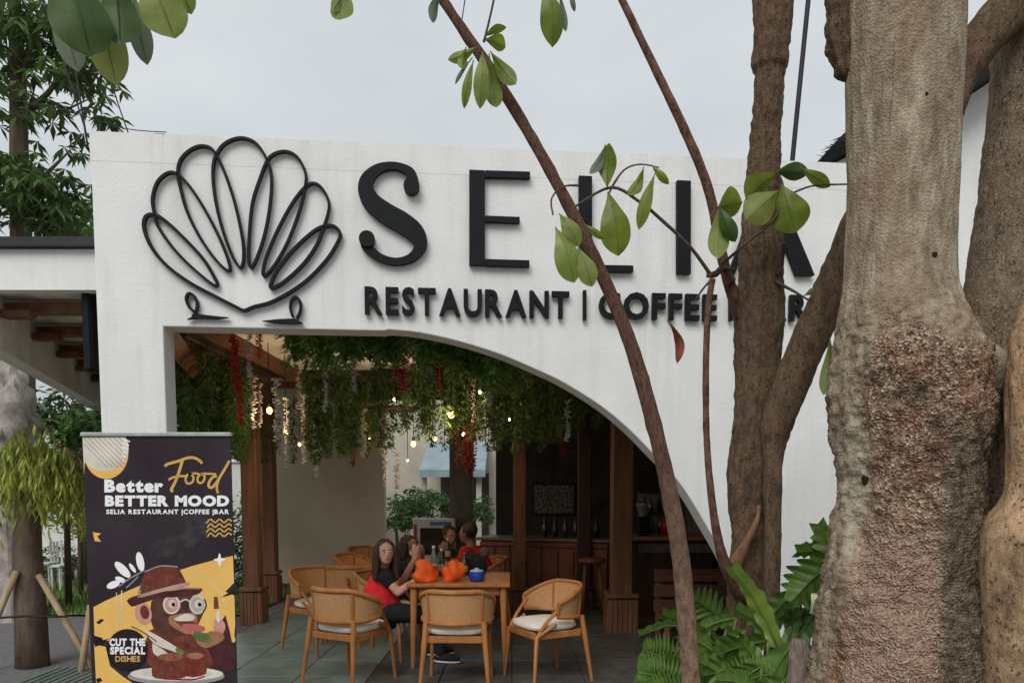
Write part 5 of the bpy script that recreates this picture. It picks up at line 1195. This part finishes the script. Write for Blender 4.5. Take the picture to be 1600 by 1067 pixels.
OB = thing('overhanging_branch', 'leafy branch end with big round leaves hanging into the top left corner', 'branch', tuple(at(180, -60, 1.35)))
rtube([(60, -75, 1.35, 5), (150, -40, 1.35, 6), (230, -30, 1.35, 5), (300, -60, 1.35, 4)], twig_m, OB, 'twig', 8, .0005)
for i, (a, b, w_, m, dd_) in enumerate([((95, -70), (142, 88), 84, leaf_dark, 1.30), ((175, -60), (188, 70), 58, leaf_dark, 1.33), ((140, -30), (182, 134), 54, leaf_pale, 1.37), ((205, -20), (230, 102), 32, leaf_grey, 1.40), ((225, -55), (272, 60), 66, leaf_pale, 1.31), ((85, -20), (122, 112), 40, leaf_grey, 1.5), ((250, -70), (300, 22), 36, leaf_new, 1.34)]):
    leaf(OB, a, b, w_, dd_, m, 80 + i, roll=(-1) ** i * 8, bend=.10, blunt=.8)
o = leaf(SA, (1043, 500), (1058, 568), 15, 2.45, dry_leaf, 99, bend=.25); o.parent = None; tag(o, 'curled dried red brown leaf dangling before the white wall', 'leaf'); o.name = 'dried_leaf'
for v in o.data.vertices: v.co += Vector(SA.location)
rtube([(1046, 470, 2.45, .7), (1044, 500, 2.45, .8)], twig_m, o, 'stalk', 6, 0)
o.children[0].location = (0, 0, 0)

# ------------------------------------------------------------------ lobed philodendron leaves and ferns
def lobed(parent, a, b, wpx, D, m, seed=0, lobes=6, depth=.5, roll=0, bend=.15, dz=0.0):
    rnd = random.Random(seed); A = at(a[0], a[1], D); B = at(b[0], b[1], D - dz); ax = B - A; Ln = ax.length; ax.normalize()
    view = ((A + B) / 2 - Vector((0, 0, EYE))).normalized(); s0 = ax.cross(view).normalized(); n0 = s0.cross(ax).normalized(); ro = R(roll)
    s_ = s0 * math.cos(ro) + n0 * math.sin(ro); nn_ = n0 * math.cos(ro) - s0 * math.sin(ro); Wd = wpx * D / F; vs = []; fs = []; N = lobes * 6
    for i in range(N + 1):
        t = i / N; env = math.sin(math.pi * min(1, (t * .93 + .07)) ** .8) ** .7; ph = (t * lobes) % 1; c = A + ax * Ln * t + nn_ * bend * Ln * math.sin(math.pi * t)
        for sgn_ in (-1, 1):
            lb_ = 1 - depth * abs(2 * ((ph + (.12 if sgn_ > 0 else 0)) % 1) - 1) ** 1.3; w_ = max(.03, env * lb_ * Wd * .5 * (1 + .15 * noise.noise(Vector((t * 9, seed, sgn_)))))
            row = [c + s_ * sgn_ * w_ * u + ax * (w_ * .55 * u) + nn_ * (w_ * .28 * u * (1 - u * .7) - .12 * w_ * math.sin(ph * 6.28) * u) for u in (0, .35, .7, 1.0)]; vs += row
    for i in range(N):
        for sgn_ in (0, 1):
            for k in range(3): p = i * 8 + sgn_ * 4 + k; fs.append((p, p + 1, p + 9, p + 8))
    g = MB(); g.add(vs, fs); g.tube([A + ax * Ln * t + nn_ * (bend * Ln * math.sin(math.pi * t) - .003) for t in (0, .3, .6, .95)], [.005, .004, .003, .001], 6)
    o_ = g.build('leaf', m, parent, True); return A
def stalk(parent, A, root, m): 
    md = A.lerp(root, .5) + Vector((0, 0, .12)); MB().tube([tuple(k) for k in catmull([tuple(A), tuple(md), tuple(root)], 5)], .006, 7).build('stalk', m, parent, True)
stk = mat('green_stalk', (.14, .22, .06), .5)
PL = []
P1 = thing('philodendron', 'dark glossy philodendron with lobed leaves in front of the big trunk base', 'plant', (at(1270, 900, 3.0).x, 3.0, 0), 'philodendrons under the trees')
P2 = thing('philodendron', 'philodendron with pale and long strap leaves at the foot of the middle tree', 'plant', (at(1190, 900, 3.0).x, 2.9, 0), 'philodendrons under the trees')
P3 = thing('philodendron', 'philodendron with spreading side leaves left of the middle tree', 'plant', (at(1100, 900, 3.1).x, 3.1, 0), 'philodendrons under the trees')
leaf_phil2 = mat('leaf_phil_light', (.16, .28, .048), .42, (.11, .21, .05), 8, spec=.6, transl=.3, bump=.2, bscale=40)
leaf_strap = mat('leaf_strap', (.21, .30, .05), .4, (.14, .23, .04), 8, spec=.5, transl=.3)
for (pr_, a, b, w_, D, m, sd, lb_, dp, rl) in [
    (P1, (1312, 868), (1236, 940), 84, 2.9, leaf_phil, 1, 6, .38, 12), (P1, (1308, 880), (1278, 818), 48, 2.95, leaf_phil2, 2, 4, .6, 0), (P1, (1320, 866), (1245, 862), 40, 2.98, leaf_phil, 3, 5, .6, 25),
    (P1, (1290, 930), (1232, 1010), 60, 3.0, leaf_phil, 4, 5, .5, -15), (P1, (1240, 925), (1185, 985), 52, 3.1, leaf_dark, 5, 4, .25, 0), (P1, (1285, 985), (1225, 960), 44, 3.02, leaf_phil, 6, 5, .5, 0),
    (P2, (1216, 1012), (1143, 886), 34, 2.95, leaf_strap, 7, 5, .15, 20), (P2, (1238, 1004), (1192, 1085), 50, 2.8, leaf_phil2, 8, 3, .12, 10), (P2, (1200, 1000), (1100, 1040), 56, 2.9, leaf_phil, 9, 7, .55, 35),
    (P2, (1215, 1005), (1150, 950), 34, 3.0, leaf_phil2, 10, 5, .5, 30), (P2, (1230, 1010), (1240, 930), 30, 3.02, leaf_phil, 11, 4, .4, 20),
    (P3, (1108, 985), (1000, 992), 34, 3.1, leaf_phil2, 12, 7, .6, 62), (P3, (1136, 975), (1076, 930), 62, 3.2, leaf_dark, 13, 7, .6, 15), (P3, (1165, 985), (1092, 1058), 56, 2.95, leaf_phil2, 14, 6, .55, 20),
    (P3, (1120, 1000), (1035, 960), 44, 3.25, leaf_phil, 15, 7, .6, 30), (P3, (1170, 1040), (1060, 1075), 64, 2.85, leaf_phil, 16, 7, .6, 25), (P3, (1150, 965), (1095, 985), 30, 3.15, leaf_phil2, 17, 5, .5, 30),
    (P2, (1190, 1040), (1130, 1090), 60, 2.8, leaf_phil, 18, 6, .5, 20), (P1, (1262, 1000), (1215, 1060), 44, 2.95, leaf_phil, 19, 5, .5, -20), (P1, (1290, 1000), (1280, 1100), 60, 2.85, leaf_dark, 20, 5, .5, 0),
    (P3, (1060, 1010), (1000, 1070), 50, 3.05, leaf_phil, 21, 8, .7, 25), (P2, (1230, 1060), (1170, 1110), 60, 2.75, leaf_phil, 22, 5, .5, 10), (P1, (1325, 905), (1270, 960), 44, 3.0, leaf_dark, 23, 5, .5, 10), (P3, (1130, 1030), (1062, 992), 40, 2.92, leaf_phil2, 24, 4, .3, 35), (P3, (1150, 1070), (1082, 1028), 46, 2.86, leaf_phil2, 25, 5, .35, 15), (P2, (1200, 1050), (1160, 1000), 38, 2.84, leaf_phil, 26, 4, .25, -20), (P3, (1100, 1080), (1040, 1030), 46, 2.88, leaf_phil, 27, 5, .45, 40), (P2, (1182, 1075), (1120, 1062), 40, 2.78, leaf_phil2, 28, 4, .3, 30)]:
    A = lobed(pr_, a, b, w_, D, m, sd, lb_, dp, rl); stalk(pr_, A, Vector(pr_.location) + Vector((random.uniform(-.05, .05), 0, .05)), stk)
FE = thing('fern', 'fern with narrow striped fronds at the bottom left of the planting', 'fern', (at(1050, 900, 2.95).x, 2.95, 0))
def frond(pts, D, lw, m, n=26, seed=0):
    c = catmull([tuple(at(x, y, D)) for x, y in pts], n // (len(pts) - 1)); g = MB(); g.tube([tuple(q) for q in c], .003, 5); rnd = random.Random(seed)
    for i, p in enumerate(c[1:-1]):
        t = i / len(c); d_ = (c[i + 2] - c[i]).normalized(); view = (p - Vector((0, 0, EYE))).normalized(); s_ = d_.cross(view).normalized(); l = lw * D / F * math.sin(math.pi * (.12 + .85 * t)) * rnd.uniform(.85, 1.1)
        for sg in (-1, 1):
            e = p + s_ * sg * l + d_ * l * .35 - Vector((0, 0, l * .12)); m_ = p.lerp(e, .5) + Vector((0, -.006, .004)); ww = d_ * .0085; g.add([p, m_ + ww, e, m_ - ww], [(0, 1, 2), (0, 2, 3)])
    return g.build('frond', m, FE)
for i, pts in enumerate([[(1110, 1110), (1060, 1040), (1003, 1015)], [(1100, 1110), (1045, 1062), (996, 1050)], [(1110, 1120), (1060, 1085), (1000, 1082)], [(1130, 1110), (1165, 1065), (1205, 1052)]]):
    frond(pts, 2.9 - .03 * i, 44, (leaf_phil, leaf_phil2)[i % 2], seed=i)
# root stub of fern under the fronds
MB().tube([Vector((FE.location.x + .15, 2.9, 0)), at(1120, 1112, 2.9)], [.04, .02], 8).build('crown_stem', bark_far, FE, True)
# stump and pale stalk
ST2 = thing('tree_stump', 'small grey weathered stump among the leaves by the big trunk', 'stump', (at(1248, 900, 2.75).x, 2.75, 0))
trunk([(998, 1240, 1256), (1010, 1236, 1262), (1040, 1232, 1266), (1067, 1228, 1268), (1200, 1220, 1275), (1445, 1210, 1285)], 2.75, mat('weathered_wood', (.26, .21, .18), .9, (.13, .095, .08), 30, bump=1, stretch=(1, 1, .2)), ST2, 'wood', 30, .01, .01, .012, seed=5)
c = at(1275, 943, 2.85); o = MB().tube([c + Vector((-.01, 0, -.04)), c, c + Vector((.0, -.01, .035))], [.014, .018, .024], 12).build('pale_spathe', mat('spathe', (.62, .64, .42), .5, (.5, .55, .3), 10), P1, True)
# ground cover soil bed
g = MB(); vs = []; 
import itertools
nx, ny = 40, 24
for j in range(ny + 1):
    for i in range(nx + 1):
        x = .35 + 3.4 * i / nx; y = 1.9 + 2.3 * j / ny; e = min(i, nx - i, j, ny - j) / 4; vs.append((x, y, .006 + min(1, e) * (.06 + .05 * noise.noise(Vector((x * 3, y * 3, 0))))))
g.add(vs, [(j * (nx + 1) + i, j * (nx + 1) + i + 1, (j + 1) * (nx + 1) + i + 1, (j + 1) * (nx + 1) + i) for j in range(ny) for i in range(nx)])
g.build('planting_bed', mat('soil', (.09, .06, .045), .95, (.05, .035, .025), 14, bump=1), None, True, kind='structure')

# ================================================================== BANNER
DBN = 3.98
BN = thing('roll_up_banner', 'dark roll up food banner standing at the left in front of the pier', 'banner', (at(250, 800, DBN).x, DBN, 0))
def bp(x, y, lay=0.0): return at(x, y, DBN - lay)
def bmat(n_, c, c2=None, s=4, **k): return mat('print_' + n_, c, .7, c2, s, spec=.08, bump=.05, bscale=6, **k)
x0, z1 = bp(128, 681).x, bp(128, 681).z; x1 = bp(360.5, 681).x
pz0 = .05
# flat panel (slight waves)
g = MB(); vs = []; nx, nz = 24, 60
for j in range(nz + 1):
    for i in range(nx + 1):
        x = x0 + (x1 - x0) * i / nx; z = pz0 + (z1 - pz0) * j / nz; vs.append((x, DBN, z))
g.add(vs, [(j * (nx + 1) + i, j * (nx + 1) + i + 1, (j + 1) * (nx + 1) + i + 1, (j + 1) * (nx + 1) + i) for j in range(nz) for i in range(nx)])
k0 = len(g.v); g.add([(v[0], DBN + .003, v[2]) for v in vs], [(j * (nx + 1) + i, (j + 1) * (nx + 1) + i, (j + 1) * (nx + 1) + i + 1, j * (nx + 1) + i + 1) for j in range(nz) for i in range(nx)])
g.build('print_panel', bmat('black', (.030, .022, .028), (.046, .035, .043), 2), BN)
al = mat('aluminium', (.62, .63, .65), .3, metal=.9)
MB().rbox(((x0 + x1) / 2, DBN, z1 + .008), (x1 - x0 + .01, .022, .022), .004).build('top_rail', al, BN)
MB().rbox(((x0 + x1) / 2, DBN + .02, .045), (x1 - x0 + .05, .16, .08), .015).build('base_cassette', al, BN)
MB().tube([((x0 + x1) / 2, DBN + .045, .06), ((x0 + x1) / 2, DBN + .03, z1)], .008, 8).build('support_pole', al, BN)
LAY = [0.0006]
def flat(pts, m, name='printed_shape', smooth_n=0, lay=None):
    if lay is None: LAY[0] += .00002; lay = LAY[0]
    P_ = [tuple(q) for q in catmull(pts + [pts[0]], smooth_n)][:-1] if smooth_n else pts
    # clip to the panel
    P_ = [(min(max(x, 128 + (y - 681) * .042 + .8), 360 + (y - 681) * .0275 - .6), y) for x, y in P_]
    g = MB(); g.add([bp(x, y, lay) for x, y in P_], [tuple(range(len(P_)))]); return g.build(name, m, BN)
def ell(cx_, cy_, rx, ry, m, rot=0, name='printed_shape', n_=28):
    c, s_ = math.cos(R(rot)), math.sin(R(rot)); return flat([(cx_ + rx * math.cos(t) * c - ry * math.sin(t) * s_, cy_ + rx * math.cos(t) * s_ + ry * math.sin(t) * c) for t in [k * 6.2832 / n_ for k in range(n_)]], m, name)
def line_(pts, w_, m, name='printed_line', sm=6):
    LAY[0] += .00002; c = [tuple(q) for q in catmull(pts, sm)]; Lf, Rt = ribbon(c, w_); g = MB(); vs = []
    for a, b in zip(Lf, Rt): vs += [bp(a[0], a[1], LAY[0]), bp(b[0], b[1], LAY[0])]
    g.add(vs, [(i * 2, i * 2 + 1, i * 2 + 3, i * 2 + 2) for i in range(len(c) - 1)]); return g.build(name, m, BN)
yel = bmat('yellow', (.82, .52, .15), (.76, .46, .12), 6); crm = bmat('cream', (.80, .74, .64)); wht = bmat('white', (.88, .88, .90), (.86, .86, .88)); gold = bmat('gold', (.66, .42, .14), (.55, .33, .09), 14)
brn = bmat('brown', (.13, .055, .04), (.075, .032, .028), 14); red_b = bmat('redbrown', (.22, .060, .042), (.10, .03, .025), 18); pink = bmat('pink', (.62, .34, .28), (.50, .24, .19), 20); dk = bmat('ink', (.022, .016, .02)); grn = bmat('green', (.16, .22, .07), (.08, .10, .04), 18)
tan_b = bmat('tan', (.42, .22, .12), (.25, .12, .07), 14); smoke = bmat('smoke', (.060, .054, .060), (.036, .028, .034), 16, lo=.42, hi=.66); grey_b = bmat('grey', (.35, .34, .35)); ink2 = bmat('wine', (.10, .03, .035), (.05, .02, .025), 14)
# corner circle
a_ = [(166 + 34.5 * math.cos(t), 708 + 40 * math.sin(t)) for t in [R(-52 + 8 * k) for k in range(28)]]
flat([(128.5, 683)] + [(x, max(y, 682.5)) for x, y in a_ if x > 128] + [(130, 741)], yel)
a_ = [(163 + 38 * math.cos(t), 700 + 36 * math.sin(t)) for t in [R(-30 + 8 * k) for k in range(26)]]
flat([(129, 683)] + [(x, max(y, 682.5)) for x, y in a_ if x > 129] + [(129, 733)], crm)
for k in range(10):
    xx = 122 + k * 8; line_([(max(xx, 131), 684 + max(0, 131 - xx)), (min(xx + 46, 197), 684 + min(46, 197 - xx))], 1.3, bmat('hatch', (.45, .40, .38)), sm=1)
for k in range(6): line_([(190 + (k % 2) * 2, 684 + k * 7), (203 - k * 1.6, 690 + k * 6)], 2.0, wht, sm=1)
# soft smoke shapes
for (x, y, rx, ry, ro) in ((280, 845, 42, 14, -10), (310, 822, 24, 24, 20), (262, 860, 30, 10, 5), (300, 800, 14, 16, 0)): ell(x, y, rx, ry, smoke, ro)
# yellow brush area
flat([(146, 948), (165, 938), (185, 929), (215, 916), (260, 897), (300, 884), (340, 873), (364, 868), (366, 910), (352, 924), (368, 930), (370, 975), (366, 992), (371, 1000), (366, 1003), (300, 1003), (220, 1004), (160, 1000), (148, 1004)], yel)
flat([(147, 1006), (165, 1010), (172, 1040), (190, 1055), (208, 1067), (205, 1100), (152, 1100)], yel)
for pts in ([(343, 934), (358, 925), (371, 922), (371, 927), (357, 930)], [(146, 992), (160, 996), (162, 1006), (148, 1010)], [(150, 972), (158, 966), (163, 968), (155, 975)], [(150, 1060), (157, 1058), (160, 1063), (152, 1067)], [(157, 1000), (172, 997), (160, 1004)]): flat(pts, dk)
# sparkles, plus, wavy lines, small mark
ell(343, 874, 2.2, 10, wht, 0); ell(343, 874, 9, 2.0, wht, 0); ell(343, 874, 4, 4, wht)
for k in range(4):
    line_([(322 + (k % 2) * 2, 817 + k * 7.2), (329, 811 + k * 7.2), (336, 816 + k * 7.2), (343, 811 + k * 7.2), (350, 816 + k * 7.2), (357, 811 + k * 7.2), (362, 814 + k * 7.2)], 2.4, gold)
flat([(145, 831), (158, 833), (152, 838), (158, 846), (148, 845)], yel)
# white sprig
for a, b, w_ in (((167, 917), (187, 909), 11), ((180, 902), (196, 908), 8), ((180, 878), (203, 901), 13), ((202, 880), (212, 894), 6), ((216, 862), (222, 892), 12)):
    d_ = math.degrees(math.atan2(b[1] - a[1], b[0] - a[0])); ell((a[0] + b[0]) / 2, (a[1] + b[1]) / 2, math.hypot(b[0] - a[0], b[1] - a[1]) / 2, w_ / 2, wht, d_)
line_([(186, 916), (200, 905), (216, 896), (226, 890)], 2, grey_b); line_([(197, 918), (208, 908), (216, 900)], 2, grey_b); line_([(182, 925), (183, 980)], 1.2, crm); line_([(190, 922), (190, 972)], 1.6, crm); line_([(232, 900), (222, 910), (216, 928)], 2.2, bmat('teal', (.2, .32, .32)))
line_([(300, 892), (325, 905), (345, 925), (352, 950)], 1, crm)
# generic cartoon ape in a brown hat
flat([(352, 960), (362, 1000), (364, 1045), (300, 1045), (310, 1000), (335, 985)], ink2, smooth_n=3)                      # dark sleeve
flat([(232, 985), (250, 980), (290, 985), (310, 1000), (328, 1020), (325, 1045), (240, 1045), (228, 1010)], red_b, smooth_n=3)   # torso
flat([(236, 940), (246, 932), (275, 925), (300, 930), (318, 950), (312, 970), (300, 988), (270, 994), (245, 988), (235, 966)], brn, smooth_n=3)  # head
ell(224, 958, 13, 18, pink, -12); ell(226, 956, 7, 11, red_b, -12)                                                      # ear
flat([(264, 962), (285, 958), (305, 958), (308, 975), (296, 990), (275, 982), (264, 972)], tan_b, smooth_n=3)           # muzzle
flat([(272, 966), (290, 958), (304, 962), (300, 969), (280, 970)], crm, smooth_n=3)                                      # teeth
flat([(273, 970), (300, 970), (306, 974), (298, 983), (285, 979)], red_b, smooth_n=3)
flat([(284, 975), (300, 974), (318, 978), (319, 985), (300, 987), (289, 983)], bmat('tongue', (.62, .16, .16)), smooth_n=3)   # tongue
for x in (268, 309): ell(x, 944, 13.5, 15, crm); ell(x, 944, 10.5, 12, pink if x < 300 else bmat('lens', (.55, .5, .48))); ell(x + 1, 943, 6, 6.5, crm); ell(x + 3, 944, 3, 3.4, dk)
line_([(281, 940), (290, 936), (297, 940)], 2.2, crm); line_([(319, 935), (322, 946), (316, 958)], 2.2, dk); ell(290, 946, 5, 8, ink2)
flat([(198, 938), (206, 932), (232, 926), (270, 922), (305, 918), (316, 920), (308, 928), (285, 932), (250, 934), (222, 942), (206, 947)], ink2, smooth_n=3)   # brim
line_([(215, 932), (240, 925), (275, 919), (313, 919)], 2.5, bmat('brim_edge', (.45, .27, .22)))
flat([(219, 928), (222, 905), (232, 891), (255, 885), (276, 886), (284, 896), (290, 913), (270, 918), (245, 922)], red_b, smooth_n=3)           # crown
flat([(219, 929), (240, 922), (292, 909), (292, 915), (250, 925), (220, 933)], crm if False else bmat('band', (.55, .38, .32)), smooth_n=2)
line_([(226, 893), (250, 884), (278, 885)], 2, grey_b)
ell(343, 979, 9, 12, pink); ell(337, 972, 3, 9, pink, 20); ell(341, 962, 3.2, 10, crm); flat([(334, 932), (340, 932), (342, 950), (334, 951)], bmat('bottle_b', (.22, .07, .05)))   # hand and bottle
flat([(330, 985), (345, 988), (350, 998), (322, 1012), (306, 998)], tan_b, smooth_n=3); flat([(305, 985), (325, 990), (330, 1000), (312, 1002), (300, 992)], grn, smooth_n=3)
flat([(222, 980), (245, 992), (275, 1010), (282, 1020), (262, 1014), (240, 1004)], crm, smooth_n=3); flat([(238, 1004), (262, 1020), (255, 1028), (240, 1020)], crm, smooth_n=3); line_([(205, 978), (225, 988), (245, 1002)], 2.2, bmat('knife', (.3, .14, .12)))
# plate and steaks
ell(275, 1056, 76, 13, grey_b); ell(276, 1052, 73, 11, crm); ell(278, 1052, 56, 7, bmat('plate_in', (.66, .64, .62)))
flat([(240, 1028), (262, 1022), (288, 1030), (291, 1056), (262, 1060), (238, 1056)], red_b, smooth_n=3); flat([(288, 1028), (305, 1022), (318, 1032), (322, 1052), (292, 1056)], bmat('steak', (.24, .05, .035), (.12, .025, .02), 22), smooth_n=3)
ell(266, 1026, 20, 6, bmat('crust', (.36, .13, .08), (.2, .06, .04), 30)); ell(305, 1024, 13, 5, tan_b); ell(281, 1017, 8, 4, grn, 30); line_([(255, 1060), (300, 1061), (320, 1056)], 2.5, bmat('sauce', (.4, .02, .02)))
ell(310, 1072, 65, 6, ink2)
# round black badge
ell(199, 1015, 32, 33, dk); ell(199, 1015, 30, 31, bmat('ink3', (.03, .022, .027)))
def bt(x, y, o): return bp(x, y, o)
def btext(s, xa, xb, yb, yt, m, off=.05, gap=.06):
    LAY[0] += .00004; text(s, xa, xb, yb, yt, bt, LAY[0], LAY[0] + .00003, m, BN, off, gap, 'printed_word', joined=True)
btext('CUT THE', 171, 227, 1008, 997, wht); btext('SPECIAL', 172, 227, 1021, 1010, wht); btext('DISHES', 180, 219, 1033, 1024, gold, .03)
btext('Better', 163, 255, 767.5, 749, wht, .06, .03); btext('BETTER MOOD', 164, 358, 789.5, 774, wht, .06, .05)
btext('SELIA RESTAURANT |COFFEE |BAR', 166, 358, 802.5, 795.5, wht, .04, .10)
# Food in script strokes
def fs_(pts): return [(150 + a * .15, 700 + b * .15) for a, b in pts]
for pts, w_ in (([(715, 190), (745, 165), (800, 150), (870, 130), (950, 102), (1020, 100), (1080, 130), (1105, 160)], 4.4), ([(900, 130), (885, 180), (860, 260), (830, 340), (800, 400), (785, 430), (800, 455)], 4.6), ([(755, 330), (800, 305), (860, 292), (940, 290)], 3.6),
               ([(960, 268), (935, 310), (940, 355), (970, 368), (1005, 350), (1015, 305), (990, 268), (960, 268), (1040, 262), (1080, 275)], 3.4), ([(1085, 270), (1058, 310), (1065, 352), (1095, 362), (1125, 335), (1130, 290), (1100, 268), (1160, 265), (1250, 270)], 3.4),
               ([(1260, 290), (1220, 300), (1180, 350), (1175, 395), (1205, 410), (1245, 370), (1290, 300), (1340, 220), (1390, 130)], 4.2), ([(1290, 300), (1262, 380), (1260, 430), (1272, 470)], 3.8)):
    line_(fs_(pts), w_, gold, 'printed_script')

# ------------------------------------------------------------------ third level: pieces that belong to a part
def nest(outer, inner, ordered=False):
    for t in [o for o in col.objects if o.parent is None and o.type == 'EMPTY']:
        ks = list(t.children); P_ = [k for k in ks if k.name.split('.')[0] == outer]; C_ = [k for k in ks if k.name.split('.')[0] in inner]
        if not P_: continue
        P_.sort(key=lambda k: k.name); C_.sort(key=lambda k: k.name)
        for i, c in enumerate(C_): c.parent = P_[i % len(P_)] if ordered else P_[0]
nest('eye', ('iris',), True); nest('shoe', ('sole',), True); nest('socket', ('bulb',))
nest('print_panel', ('printed_shape', 'printed_line', 'printed_script', 'printed_word')); nest('wall', ('coping_slab',)); nest('carcass', ('panel', 'trim')); nest('glass_body', ('label_band', 'cap'))
nest('body', ('eye_none',))
